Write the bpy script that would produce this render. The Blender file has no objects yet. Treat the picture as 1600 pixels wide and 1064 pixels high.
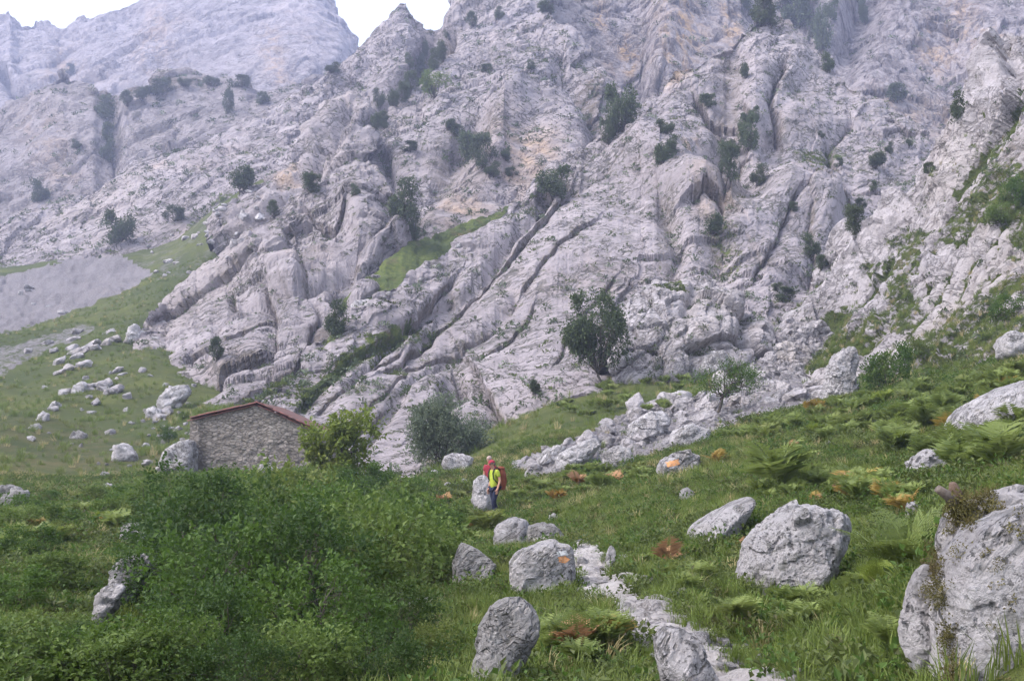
import bpy, math, random, time
import numpy as np
from mathutils import Vector, Matrix, Euler
T0 = time.time()
R = math.radians
rng = np.random.default_rng(7)
random.seed(7)
scene = bpy.context.scene
C = scene.collection

# ------------------------------------------------------------------ camera, sky, sun, exposure
F = 1931.0                     # focal length in photo pixels (1600 wide)
PITCH = math.atan(188.0 / F)   # camera tilted up a little
CZ = 1.6                       # eye height
SP, CP = math.sin(PITCH), math.cos(PITCH)
cam = bpy.data.cameras.new('camera')
cam_o = bpy.data.objects.new('camera', cam); C.objects.link(cam_o)
cam.sensor_width = 36.0; cam.lens = F / 1600.0 * 36.0
cam.clip_start = 0.1; cam.clip_end = 6000
cam_o.location = (0, 0, CZ); cam_o.rotation_euler = (R(90) + PITCH, 0, 0)
scene.camera = cam_o

SUN_EL, SUN_AZ = R(50), R(-104)         # azimuth measured from +Y, negative = to the left
world = bpy.data.worlds.new('World'); scene.world = world
world.use_nodes = True
wn = world.node_tree
for n in list(wn.nodes): wn.nodes.remove(n)
sky = wn.nodes.new('ShaderNodeTexSky'); sky.sky_type = 'NISHITA'; sky.sun_disc = False
sky.sun_elevation = SUN_EL; sky.sun_rotation = SUN_AZ
sky.air_density = 1.0; sky.dust_density = 6.0; sky.ozone_density = 1.6; sky.altitude = 600
bg = wn.nodes.new('ShaderNodeBackground'); bg.inputs['Strength'].default_value = 0.06
wo = wn.nodes.new('ShaderNodeOutputWorld')
# a thin even layer of white cloud under the clear sky
veil = wn.nodes.new('ShaderNodeBackground'); veil.inputs['Color'].default_value = (0.90, 0.94, 1.0, 1); veil.inputs['Strength'].default_value = 0.34
both = wn.nodes.new('ShaderNodeAddShader')
wn.links.new(sky.outputs[0], bg.inputs[0]); wn.links.new(bg.outputs[0], both.inputs[0]); wn.links.new(veil.outputs[0], both.inputs[1]); wn.links.new(both.outputs[0], wo.inputs[0])
sun = bpy.data.lights.new('sun', 'SUN'); sun.energy = 1.7; sun.angle = R(42); sun.color = (1.0, 0.95, 0.92)
sun_o = bpy.data.objects.new('sun', sun); C.objects.link(sun_o)
sdir = Vector((math.sin(SUN_AZ) * math.cos(SUN_EL), math.cos(SUN_AZ) * math.cos(SUN_EL), math.sin(SUN_EL)))
sun_o.rotation_euler = sdir.to_track_quat('Z', 'Y').to_euler()
scene.view_settings.view_transform = 'Standard'; scene.view_settings.look = 'None'
scene.view_settings.gamma = 1.0; scene.view_settings.use_curve_mapping = False
scene.view_settings.exposure = 1.68
cy = scene.cycles
cy.max_bounces = 6; cy.diffuse_bounces = 3; cy.glossy_bounces = 1; cy.transmission_bounces = 2
cy.volume_bounces = 1; cy.transparent_max_bounces = 8
cy.use_denoising = True
try: cy.denoiser = 'OPENIMAGEDENOISE'
except Exception: pass
cy.caustics_reflective = False; cy.caustics_refractive = False
cy.use_adaptive_sampling = True; cy.adaptive_threshold = 0.02

# ------------------------------------------------------------------ projection helpers (photo pixel <-> world)
def unproj(px, py, d):
    px = np.asarray(px, float); py = np.asarray(py, float); d = np.asarray(d, float)
    cx = (px - 800) / F; c_y = (532 - py) / F
    s = d / (CP - c_y * SP)
    return np.stack([cx * s, d + 0 * s, CZ + (SP + c_y * CP) * s], -1)
def proj(P):
    x, y, z = P[..., 0], P[..., 1], P[..., 2] - CZ
    zc = y * CP + z * SP; yc = -y * SP + z * CP
    zc = np.where(zc < 0.05, 0.05, zc)
    return 800 + F * x / zc, 532 - F * yc / zc

# ------------------------------------------------------------------ numpy noise
def _h(ix, iy, iz, seed):
    h = (ix.astype(np.uint32) * np.uint32(374761393)) ^ (iy.astype(np.uint32) * np.uint32(668265263)) ^ (iz.astype(np.uint32) * np.uint32(2147483647 - 1440662683)) ^ np.uint32((seed * 2654435761) & 0xffffffff)
    h ^= h >> np.uint32(15); h *= np.uint32(2246822519); h ^= h >> np.uint32(13); h *= np.uint32(3266489917); h ^= h >> np.uint32(16)
    return h
def _f(h): return (h & np.uint32(0xffffff)).astype(np.float32) / np.float32(16777216.0)
def noise(p, seed=0):
    """value-gradient noise, about -1..1; p is (...,3)"""
    p = np.asarray(p, np.float32); b = np.floor(p); f = p - b; i = b.astype(np.int64)
    u = f * f * f * (f * (f * 6 - 15) + 10)
    out = np.zeros(p.shape[:-1], np.float32)
    for dx in (0, 1):
        wx = u[..., 0] if dx else 1 - u[..., 0]
        for dy in (0, 1):
            wy = u[..., 1] if dy else 1 - u[..., 1]
            for dz in (0, 1):
                wz = u[..., 2] if dz else 1 - u[..., 2]
                h = _h(i[..., 0] + dx, i[..., 1] + dy, i[..., 2] + dz, seed)
                gx = ((h & np.uint32(1023)).astype(np.float32) / 511.5 - 1)
                gy = (((h >> np.uint32(10)) & np.uint32(1023)).astype(np.float32) / 511.5 - 1)
                gz = (((h >> np.uint32(20)) & np.uint32(1023)).astype(np.float32) / 511.5 - 1)
                out += wx * wy * wz * (gx * (f[..., 0] - dx) + gy * (f[..., 1] - dy) + gz * (f[..., 2] - dz))
    return out * 1.5
def fbm(p, octv=4, seed=0, gain=0.5):
    p = np.asarray(p, np.float32); a = 1.0; s = 0; t = np.zeros(p.shape[:-1], np.float32)
    for k in range(octv):
        t += a * noise(p * (2.03 ** k), seed + 17 * k); s += a; a *= gain
    return t / s * 1.4
def worley(p, seed=0, jit=0.9):
    """F1, F2, three random numbers of the nearest cell and the offset to its centre"""
    p = np.asarray(p, np.float32); b = np.floor(p).astype(np.int64); f = p - b
    n = p.shape[:-1]
    f1 = np.full(n, 1e9, np.float32); f2 = np.full(n, 1e9, np.float32)
    rid = np.zeros(n, np.uint32); off = np.zeros(p.shape, np.float32)
    for dx in (-1, 0, 1):
        for dy in (-1, 0, 1):
            for dz in (-1, 0, 1):
                h = _h(b[..., 0] + dx, b[..., 1] + dy, b[..., 2] + dz, seed)
                ox = f[..., 0] - dx - 0.5 - jit * ((h & np.uint32(1023)).astype(np.float32) / 1023 - 0.5)
                oy = f[..., 1] - dy - 0.5 - jit * (((h >> np.uint32(10)) & np.uint32(1023)).astype(np.float32) / 1023 - 0.5)
                oz = f[..., 2] - dz - 0.5 - jit * (((h >> np.uint32(20)) & np.uint32(1023)).astype(np.float32) / 1023 - 0.5)
                d = ox * ox + oy * oy + oz * oz
                m = d < f1
                f2 = np.where(m, f1, np.minimum(f2, d)); f1 = np.where(m, d, f1); rid = np.where(m, h, rid)
                off[..., 0] = np.where(m, ox, off[..., 0]); off[..., 1] = np.where(m, oy, off[..., 1]); off[..., 2] = np.where(m, oz, off[..., 2])
    g = rid * np.uint32(2654435761); g ^= g >> np.uint32(13); g2 = g * np.uint32(1597334677); g2 ^= g2 >> np.uint32(15); g3 = g2 * np.uint32(3812015801); g3 ^= g3 >> np.uint32(14)
    return np.sqrt(f1), np.sqrt(f2), _f(g), _f(g2), _f(g3), off
def facet(p, seed=0, tilt=1.0, groove=0.25, gw=0.06):
    """blocks: every cell a plane of its own height and tilt, a groove where cells meet"""
    f1, f2, a, b, c, o = worley(p, seed)
    h = (a - 0.5) + tilt * (o[..., 0] * (b - 0.5) * 1.6 + o[..., 1] * (c - 0.5) * 1.6 + o[..., 2] * (a - 0.5))
    return h - groove * np.exp(-(f2 - f1) / gw)
def sstep(a, b, x):
    t = np.clip((x - a) / (b - a), 0, 1); return t * t * (3 - 2 * t)
def inpoly(px, py, poly):
    r = np.zeros(px.shape, bool); n = len(poly)
    for i in range(n):
        x1, y1 = poly[i]; x2, y2 = poly[(i + 1) % n]
        if y1 == y2: continue
        c = ((y1 > py) != (y2 > py)) & (px < (x2 - x1) * (py - y1) / (y2 - y1) + x1)
        r ^= c
    return r
def stroke(px, py, line, w):
    d = np.full(px.shape, 1e9)
    for (x1, y1), (x2, y2) in zip(line[:-1], line[1:]):
        vx, vy = x2 - x1, y2 - y1
        t = np.clip(((px - x1) * vx + (py - y1) * vy) / (vx * vx + vy * vy + 1e-9), 0, 1)
        d = np.minimum(d, (px - x1 - t * vx) ** 2 + (py - y1 - t * vy) ** 2)
    return np.exp(-d / (2 * w * w))

# ------------------------------------------------------------------ mesh and object helpers
def mesh_np(name, V, faces, smooth=True):
    """faces: list of int arrays, each (n,3) or (n,4)"""
    me = bpy.data.meshes.new(name)
    V = np.ascontiguousarray(V, np.float32).reshape(-1, 3)
    faces = [np.asarray(f, np.int32) for f in (faces if isinstance(faces, list) else [faces]) if len(f)]
    tot = np.concatenate([np.full(len(f), f.shape[1], np.int32) for f in faces])
    loops = np.concatenate([f.ravel() for f in faces])
    me.vertices.add(len(V)); me.vertices.foreach_set('co', V.ravel())
    me.loops.add(len(loops)); me.loops.foreach_set('vertex_index', loops)
    me.polygons.add(len(tot))
    me.polygons.foreach_set('loop_start', np.concatenate([[0], np.cumsum(tot)[:-1]]).astype(np.int32))
    me.polygons.foreach_set('loop_total', tot)
    me.polygons.foreach_set('use_smooth', np.full(len(tot), smooth))
    me.update(calc_edges=True)
    return me
def link(name, me, mat=None, parent=None, loc=None, rot=None, scale=None):
    o = bpy.data.objects.new(name, me); C.objects.link(o)
    if mat is not None and me is not None and len(me.materials) == 0: me.materials.append(mat)
    if parent is not None: o.parent = parent
    if loc is not None: o.location = loc
    if rot is not None: o.rotation_euler = rot
    if scale is not None: o.scale = scale if hasattr(scale, '__len__') else (scale,) * 3
    return o
def tag(o, label, cat, group=None, kind=None):
    o['label'] = label; o['category'] = cat
    if group: o['group'] = group
    if kind: o['kind'] = kind
    return o
def grid_faces(nr, nc):
    i = np.arange(nr * nc).reshape(nr, nc)
    return np.stack([i[:-1, :-1], i[:-1, 1:], i[1:, 1:], i[1:, :-1]], -1).reshape(-1, 4)
def set_mask(me, r, g=None, b=None):
    n = len(me.vertices); a = np.zeros((n, 4), np.float32); a[:, 3] = 1
    a[:, 0] = np.ravel(r)
    if g is not None: a[:, 1] = np.ravel(g)
    if b is not None: a[:, 2] = np.ravel(b)
    at = me.attributes.new('mask', 'FLOAT_COLOR', 'POINT'); at.data.foreach_set('color', a.ravel())
def tube(pts, rad, seg=7, cap=True):
    """tapered tube along points -> V, quads, tris"""
    pts = np.asarray(pts, float); n = len(pts); rad = np.broadcast_to(np.asarray(rad, float), (n,))
    tang = np.gradient(pts, axis=0); tang /= np.linalg.norm(tang, axis=1, keepdims=True) + 1e-9
    ref = np.array([0.31, 0.2, 0.93]) if abs(tang[0, 2]) < 0.9 else np.array([1.0, 0.1, 0])
    a = np.cross(tang, ref); a /= np.linalg.norm(a, axis=1, keepdims=True) + 1e-9
    b = np.cross(tang, a)
    th = np.linspace(0, 2 * math.pi, seg, endpoint=False)
    V = pts[:, None] + rad[:, None, None] * (a[:, None] * np.cos(th)[None, :, None] + b[:, None] * np.sin(th)[None, :, None])
    q = []
    for i in range(n - 1):
        for k in range(seg):
            q.append((i * seg + k, i * seg + (k + 1) % seg, (i + 1) * seg + (k + 1) % seg, (i + 1) * seg + k))
    V = V.reshape(-1, 3); t = []
    if cap:
        V = np.vstack([V, pts[-1:], pts[:1]]); m = len(V)
        for k in range(seg):
            t.append(((n - 1) * seg + k, (n - 1) * seg + (k + 1) % seg, m - 2)); t.append(((k + 1) % seg, k, m - 1))
    return V, np.array(q), np.array(t).reshape(-1, 3)
class Bag:
    """collects pieces into one mesh"""
    def __init__(s): s.V = []; s.q = []; s.t = []; s.n = 0
    def add(s, V, q=None, t=None):
        if q is not None and len(q): s.q.append(np.asarray(q) + s.n)
        if t is not None and len(t): s.t.append(np.asarray(t) + s.n)
        s.V.append(np.asarray(V, float).reshape(-1, 3)); s.n += len(s.V[-1]); return s
    def mesh(s, name, smooth=True):
        f = []
        if s.q: f.append(np.concatenate(s.q))
        if s.t: f.append(np.concatenate(s.t))
        return mesh_np(name, np.concatenate(s.V), f, smooth)
def box(x0, x1, y0, y1, z0, z1):
    V = np.array([(x, y, z) for z in (z0, z1) for y in (y0, y1) for x in (x0, x1)], float)
    return V, np.array([(0, 2, 3, 1), (4, 5, 7, 6), (0, 1, 5, 4), (2, 6, 7, 3), (0, 4, 6, 2), (1, 3, 7, 5)])

# ------------------------------------------------------------------ materials
class NT:
    def __init__(s, name):
        s.m = bpy.data.materials.new(name); s.m.use_nodes = True
        s.t = s.m.node_tree
        for n in list(s.t.nodes): s.t.nodes.remove(n)
        s.out = s.t.nodes.new('ShaderNodeOutputMaterial')
    def n(s, typ, ins=None, **at):
        n = s.t.nodes.new('ShaderNode' + typ)
        for k, v in at.items(): setattr(n, k, v)
        for k, v in (ins or {}).items():
            if isinstance(v, bpy.types.NodeSocket): s.t.links.new(v, n.inputs[k])
            else:
                sk = n.inputs[k]
                if hasattr(sk.default_value, '__len__') and not hasattr(v, '__len__'): v = (v,) * len(sk.default_value)
                if hasattr(v, '__len__') and len(v) == 3 and len(sk.default_value) == 4: v = (*v, 1)
                sk.default_value = v
        return n
    def math(s, op, a, b=0.0, c=None, clamp=False):
        ins = {0: a, 1: b}
        if c is not None: ins[2] = c
        return s.n('Math', ins, operation=op, use_clamp=clamp).outputs[0]
    def mix(s, f, a, b, blend='MIX'):
        n = s.t.nodes.new('ShaderNodeMix'); n.data_type = 'RGBA'; n.blend_type = blend
        for i, v in ((0, f), (6, a), (7, b)):
            if isinstance(v, bpy.types.NodeSocket): s.t.links.new(v, n.inputs[i])
            else: n.inputs[i].default_value = v if i == 0 else (*v, 1)
        return n.outputs[2]
    def ramp(s, f, a, b, x=0.0, y=1.0):
        """map range a..b to x..y, smooth"""
        return s.n('MapRange', {0: f, 1: a, 2: b, 3: x, 4: y}, interpolation_type='SMOOTHSTEP').outputs[0]
    def noise(s, vec, scale, detail=4, rough=0.55, dist=0.0):
        return s.n('TexNoise', {'Vector': vec, 'Scale': scale, 'Detail': detail, 'Roughness': rough, 'Distortion': dist}).outputs[0]
    def surf(s, sh): s.t.links.new(sh, s.out.inputs[0]); return s.m
# bedding frame of the limestone: e1 runs up the slope to the right ("/" in the picture)
E1 = np.array([0.66, 0.45, 0.60]); E1 /= np.linalg.norm(E1)
E3 = np.array([-0.35, -0.62, 0.70]); E3 -= E1 * (E3 @ E1); E3 /= np.linalg.norm(E3)
E2 = np.cross(E3, E1)
BED = np.stack([E1, E2, E3])
BED_EUL = Matrix(BED.tolist()).to_euler()

GRASS_A, GRASS_B, GRASS_C = (0.065, 0.090, 0.024), (0.125, 0.150, 0.034), (0.145, 0.118, 0.06)
def grass_color(k, pos, sc=1.0):
    n1 = k.noise(pos, 0.35 * sc, 5, 0.6); n2 = k.noise(pos, 2.2 * sc, 5, 0.65); n3 = k.noise(pos, 0.11 * sc, 3)
    c = k.mix(k.ramp(n2, 0.35, 0.68), GRASS_A, GRASS_B)
    c = k.mix(k.ramp(n1, 0.56, 0.72), c, GRASS_C)
    return k.mix(k.ramp(n3, 0.45, 0.65, 0, 0.6), c, (0.035, 0.055, 0.018))
def rock_mat(name, sc, c1=(0.38, 0.335, 0.35), c2=(0.53, 0.475, 0.495), crack=1.0, streak=0.0, speck=0.5, ochre=(0.58, 0.40, 0.25), bump=1.0, local=False, aniso=2.6, lichen=0.0, auto_ochre=0.25, vertical=False, sfine=1.0):
    """limestone; sc is the size in metres of a small joint block"""
    k = NT(name)
    tc = k.n('TexCoord'); pos = tc.outputs['Object']
    if local: pos = k.n('VectorMath', {0: pos, 1: k.n('VectorMath', {0: k.n('ObjectInfo').outputs['Location'], 1: (3.1, 5.7, 2.3)}, operation='MULTIPLY').outputs[0]}, operation='ADD').outputs[0]
    bed = k.n('Mapping', {'Vector': pos, 'Rotation': tuple(BED_EUL), 'Scale': (1, 1, 1)}, vector_type='POINT').outputs[0]
    if vertical:
        sx = k.n('SeparateXYZ', {0: pos}); bed = k.n('CombineXYZ', {0: sx.outputs[2], 1: sx.outputs[0], 2: sx.outputs[1]}).outputs[0]
    warp = k.n('TexNoise', {'Vector': bed, 'Scale': 0.5 / sc, 'Detail': 4}).outputs['Color']
    wv = k.n('VectorMath', {0: k.n('VectorMath', {0: warp, 1: (0.5, 0.5, 0.5)}, operation='SUBTRACT').outputs[0], 1: (1.1 * sc,) * 3}, operation='MULTIPLY').outputs[0]
    bw = k.n('VectorMath', {0: bed, 1: wv}, operation='ADD').outputs[0]
    an = k.n('VectorMath', {0: bw, 1: (1 / (sc * aniso), 1 / sc, 1 / sc)}, operation='MULTIPLY').outputs[0]
    v1 = k.n('TexVoronoi', {'Vector': an, 'Scale': 1.0}, feature='DISTANCE_TO_EDGE').outputs['Distance']
    v2 = k.n('TexVoronoi', {'Vector': an, 'Scale': 0.29}, feature='DISTANCE_TO_EDGE').outputs['Distance']
    cell = k.n('TexVoronoi', {'Vector': an, 'Scale': 0.6}, feature='F1').outputs['Color']
    gate = k.noise(bed, 0.22 / sc, 4, 0.6); gate2 = k.noise(bed, 0.09 / sc, 3, 0.5)
    fine = k.noise(pos, 5.0 / sc, 6, 0.7)
    l1 = k.math('MULTIPLY', k.ramp(v1, 0.02, 0.09, 1, 0), k.ramp(gate, 0.53, 0.6))
    l2 = k.math('MULTIPLY', k.ramp(v2, 0.010, 0.045, 1, 0), k.ramp(gate2, 0.42, 0.5))
    # open joints: thin wandering lines where a stretched noise crosses its middle, in two directions
    r1 = k.math('ABSOLUTE', k.math('SUBTRACT', k.noise(k.n('VectorMath', {0: bw, 1: (0.30 / sc, 1.05 / sc, 1.05 / sc)}, operation='MULTIPLY').outputs[0], 1.0, 5, 0.6), 0.5))
    r2 = k.math('ABSOLUTE', k.math('SUBTRACT', k.noise(k.n('VectorMath', {0: bw, 1: (0.9 / sc, 0.42 / sc, 0.7 / sc)}, operation='MULTIPLY').outputs[0], 1.0, 5, 0.6), 0.5))
    j1 = k.math('MULTIPLY', k.ramp(r1, 0.006, 0.028, 1, 0), k.ramp(gate, 0.44, 0.54)); j2 = k.math('MULTIPLY', k.ramp(r2, 0.005, 0.022, 1, 0), k.ramp(gate2, 0.52, 0.44))
    line = k.math('MAXIMUM', k.math('MULTIPLY', l1, 0.7), k.math('MAXIMUM', j1, j2))
    line = k.math('MAXIMUM', line, k.math('MULTIPLY', l2, 0.3))
    big = k.noise(pos, 0.10 / sc, 5, 0.62); mid = k.noise(an, 0.8, 5, 0.6)
    c = k.mix(k.ramp(big, 0.3, 0.7), c1, c2)
    c = k.mix(k.ramp(mid, 0.3, 0.75, 0.0, 0.55), c, tuple(x * 1.16 for x in c2))
    cellv = k.n('SeparateColor', {0: cell}).outputs[0]
    c = k.mix(0.22, c, k.mix(cellv, tuple(x * 0.72 for x in c1), tuple(x * 1.12 for x in c2)))
    c = k.mix(k.ramp(fine, 0.46, 0.32, 0, 0.6), c, tuple(x * 0.50 for x in c1))
    pit = k.noise(pos, 2.1 / sc, 7, 0.74)
    c = k.mix(k.ramp(pit, 0.44, 0.33, 0, 0.6), c, tuple(x * 0.55 for x in c1))
    c = k.mix(k.ramp(pit, 0.56, 0.70, 0, 0.5), c, tuple(x * 1.2 for x in c2))
    tone = k.noise(pos, 0.23 / sc, 5, 0.62); tone2 = k.noise(pos, 0.045 / sc, 4, 0.6)
    c = k.mix(k.ramp(tone, 0.52, 0.70, 0, 0.5), c, tuple(x * 0.66 for x in c1))
    c = k.mix(k.ramp(tone2, 0.50, 0.68, 0, 0.38), c, (c2[0] * 1.0, c2[1] * 0.95, c2[2] * 0.84))
    at = k.n('Attribute', attribute_name='mask')
    sep = k.n('SeparateColor', {0: at.outputs['Color']})
    # iron-stained and dark water streaks run down the face
    sv = k.n('VectorMath', {0: pos, 1: (0.33 * sfine / sc, 0.33 * sfine / sc, 0.022 * sfine / sc)}, operation='MULTIPLY').outputs[0]
    st = k.noise(sv, 1.0, 4, 0.6)
    och = k.math('ADD', sep.outputs[1], k.math('MULTIPLY', k.ramp(k.noise(pos, 0.06 / sc, 4, 0.6), 0.55, 0.75), auto_ochre), clamp=True)
    ov = k.math('MULTIPLY', och, k.ramp(k.noise(sv, 0.8, 4, 0.65), 0.38, 0.62), clamp=True)
    c = k.mix(ov, c, ochre)
    if streak:
        c = k.mix(k.math('MULTIPLY', k.ramp(st, 0.50, 0.62), streak), c, tuple(x * 0.60 for x in c1))
        c = k.mix(k.math('MULTIPLY', k.ramp(st, 0.44, 0.36), streak * 0.7), c, tuple(min(1, x * 1.22) for x in c2))
    c = k.mix(k.math('MULTIPLY', line, min(1.0, 0.82 * crack)), c, (0.075, 0.072, 0.06))
    # tufts of herbs and dark lichen
    sp1 = k.noise(pos, 1.6 / sc, 4, 0.7)
    c = k.mix(k.math('MULTIPLY', k.ramp(sp1, 0.59, 0.65), speck), c, (0.07, 0.078, 0.04))
    dash = k.noise(k.n('VectorMath', {0: bw, 1: (0.9 / sc, 2.6 / sc, 2.6 / sc)}, operation='MULTIPLY').outputs[0], 1.0, 3, 0.6)
    dash = k.math('MULTIPLY', k.ramp(dash, 0.63, 0.70), k.ramp(k.noise(pos, 0.35 / sc, 3), 0.4, 0.6, 0.35, 1.0))
    c = k.mix(k.math('MULTIPLY', dash, 0.8 * speck), c, (0.06, 0.062, 0.045))
    if lichen:
        li = k.noise(pos, 9.0 / sc, 5, 0.75); lb = k.noise(pos, 1.1 / sc, 3)
        c = k.mix(k.math('MULTIPLY', k.math('MULTIPLY', k.ramp(li, 0.53, 0.60), k.ramp(lb, 0.38, 0.56)), lichen), c, (0.10, 0.10, 0.10))
        lw = k.noise(pos, 3.4 / sc, 5, 0.7)
        c = k.mix(k.math('MULTIPLY', k.ramp(lw, 0.58, 0.68), 0.6 * lichen), c, (0.66, 0.655, 0.67))
    # earth in the gullies, then grass on the ledges
    c = k.mix(k.math('MULTIPLY', sep.outputs[2], k.ramp(k.noise(pos, 1.2 / sc, 5, 0.65), 0.35, 0.6), clamp=True), c, (0.13, 0.105, 0.075))
    gm = k.math('ADD', sep.outputs[0], k.math('MULTIPLY', k.math('SUBTRACT', k.noise(pos, 1.5 / sc, 6, 0.7), 0.5), 1.3))
    gf = k.math('MULTIPLY', k.ramp(gm, 0.40, 0.55), k.ramp(sep.outputs[0], 0.03, 0.2))
    c = k.mix(gf, c, grass_color(k, pos, 1.0 / max(sc, 0.6)))
    hgt = k.math('ADD', k.math('MULTIPLY', line, -0.35 * sc), k.math('MULTIPLY', k.noise(an, 2.6, 9, 0.74), 0.70 * sc))
    hgt = k.math('ADD', hgt, k.math('MULTIPLY', k.math('ADD', fine, pit), 0.22 * sc)); hgt = k.math('ADD', hgt, k.math('MULTIPLY', dash, -0.2 * sc))
    hgt = k.math('ADD', hgt, k.math('MULTIPLY', gf, k.math('MULTIPLY', k.noise(pos, 6.0, 4, 0.7), 0.25)))
    bp = k.n('Bump', {'Strength': min(1.0, bump), 'Distance': 1.0, 'Height': hgt})
    b = k.n('BsdfPrincipled', {'Base Color': c, 'Roughness': 0.92, 'Normal': bp.outputs[0]})
    b.inputs['Specular IOR Level'].default_value = 0.15
    return k.surf(b.outputs[0])
def leaf_mat(name, a, b, c=None, trans=0.35, patch=0.6, pc=(0.13, 0.12, 0.03)):
    k = NT(name)
    geo = k.n('NewGeometry'); oi = k.n('ObjectInfo')
    r = k.n('TexWhiteNoise', {'W': geo.outputs['Random Per Island']}, noise_dimensions='1D').outputs['Value']
    col = k.mix(r, a, b)
    col = k.mix(k.math('MULTIPLY', oi.outputs['Random'], 0.65), col, c or tuple(x * 1.35 for x in b))
    n = k.noise(geo.outputs['Position'], patch, 3, 0.6)
    col = k.mix(k.ramp(n, 0.50, 0.66, 0, 0.7), col, pc)
    d = k.n('BsdfPrincipled', {'Base Color': col, 'Roughness': 0.6}); d.inputs['Specular IOR Level'].default_value = 0.25
    t = k.n('BsdfTranslucent', {'Color': k.mix(0.5, col, tuple(min(1, x * 1.5) for x in b))})
    m = k.n('MixShader', {0: trans, 1: d.outputs[0], 2: t.outputs[0]})
    return k.surf(m.outputs[0])
def plain_mat(name, a, b=None, sc=8.0, rough=0.8, bump=0.0, spec=0.2):
    k = NT(name); pos = k.n('TexCoord').outputs['Object']
    b = b or tuple(x * 0.75 for x in a)
    n = k.noise(pos, sc, 5, 0.65)
    p = k.n('BsdfPrincipled', {'Base Color': k.mix(k.ramp(n, 0.3, 0.7), a, b), 'Roughness': rough}); p.inputs['Specular IOR Level'].default_value = spec
    if bump:
        bp = k.n('Bump', {'Strength': 0.6, 'Distance': bump, 'Height': k.noise(pos, sc * 2, 6, 0.7)}); k.t.links.new(bp.outputs[0], p.inputs['Normal'])
    return k.surf(p.outputs[0])

M = {}
M['rock_far'] = rock_mat('far_limestone', 7.0, (0.33, 0.295, 0.315), (0.46, 0.415, 0.44), crack=0.35, streak=0.45, speck=0.5, bump=1.0, sfine=4.0, auto_ochre=0.35, aniso=1.3)
M['cliff'] = rock_mat('cliff_limestone', 4.5, (0.30, 0.265, 0.28), (0.45, 0.405, 0.425), crack=0.4, streak=0.9, speck=0.4, auto_ochre=0.9, aniso=3.0, vertical=True, sfine=5.0)
M['rock_mid'] = rock_mat('ridge_limestone', 2.2, (0.28, 0.248, 0.258), (0.39, 0.348, 0.364), crack=1.0, streak=0.2, speck=0.9, bump=0.75)
M['slab'] = rock_mat('slab_limestone', 1.5, (0.255, 0.226, 0.236), (0.355, 0.317, 0.332), crack=1.1, streak=0.2, speck=0.85, bump=0.65)
M['crag'] = rock_mat('crag_limestone', 1.0, (0.44, 0.40, 0.415), (0.58, 0.535, 0.555), crack=0.6, speck=0.6, aniso=2.0)
M['boulder'] = rock_mat('boulder_limestone', 0.42, (0.47, 0.44, 0.455), (0.63, 0.60, 0.62), crack=0.7, speck=0.5, local=True, aniso=1.6, lichen=0.9, auto_ochre=0.1)
M['boulder_dark'] = rock_mat('weathered_limestone', 0.42, (0.32, 0.305, 0.305), (0.48, 0.455, 0.455), crack=0.4, speck=0.3, local=True, aniso=1.6, lichen=0.9, auto_ochre=0.1)
M['rock'] = rock_mat('rubble_limestone', 0.8, (0.45, 0.415, 0.43), (0.60, 0.56, 0.58), crack=0.5, speck=0.4, local=True, aniso=1.6, lichen=0.3)
# ------------------------------------------------------------------ the ground: one sheet from the camera to the mountains
GC = [(1160, 1064, 9), (1040, 975, 11.5), (960, 925, 14), (905, 860, 20), (850, 838, 28), (772, 812, 39), (762, 787, 43.5), (700, 752, 52),
      (1100, 930, 14), (1250, 940, 14.5), (1200, 1064, 8.4), (1400, 1064, 7.2), (1450, 1000, 8.6), (1620, 1064, 6), (1600, 820, 10), (1400, 850, 15), (1350, 940, 12),
      (1250, 775, 23), (1400, 765, 22), (1560, 710, 24), (1590, 645, 30), (1480, 742, 24), (1590, 575, 43), (1400, 640, 42), (1250, 662, 47),
      (1300, 632, 54), (1150, 722, 36), (1000, 765, 34), (900, 792, 32), (1100, 832, 20), (1000, 865, 19),
      (830, 728, 50), (900, 705, 53), (1000, 690, 55), (1100, 655, 60), (1200, 600, 72), (1280, 535, 92), (1260, 495, 108),
      (850, 682, 62), (950, 625, 76), (900, 625, 78), (1050, 598, 82), (1000, 590, 88), (1450, 590, 57), (1330, 605, 62),
      (720, 865, 25), (700, 1000, 13), (600, 1064, 10.5), (400, 1064, 10.5), (200, 1064, 10.5), (0, 1064, 10.5), (400, 960, 17), (560, 900, 24), (200, 905, 18), (205, 832, 27),
      (0, 900, 18), (0, 790, 42), (200, 772, 47), (400, 765, 49), (400, 742, 58), (300, 738, 58), (500, 742, 58), (600, 757, 55), (500, 800, 38), (350, 830, 30),
      (0, 740, 62), (130, 740, 66), (250, 700, 76), (0, 680, 80), (150, 640, 95), (0, 600, 112), (260, 640, 94), (0, 520, 150), (200, 500, 150), (240, 540, 125),
      (300, 430, 175), (0, 440, 200), (150, 400, 222), (230, 430, 195), (300, 370, 212), (380, 305, 235), (0, 420, 215), (390, 640, 84), (100, 490, 168),
      (-150, 740, 62), (-150, 520, 150), (-200, 430, 210), (-200, 1064, 10), (1800, 1000, 6), (1800, 600, 30), (1800, 540, 45),
      (500, 400, 240), (560, 770, 62)]
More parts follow.
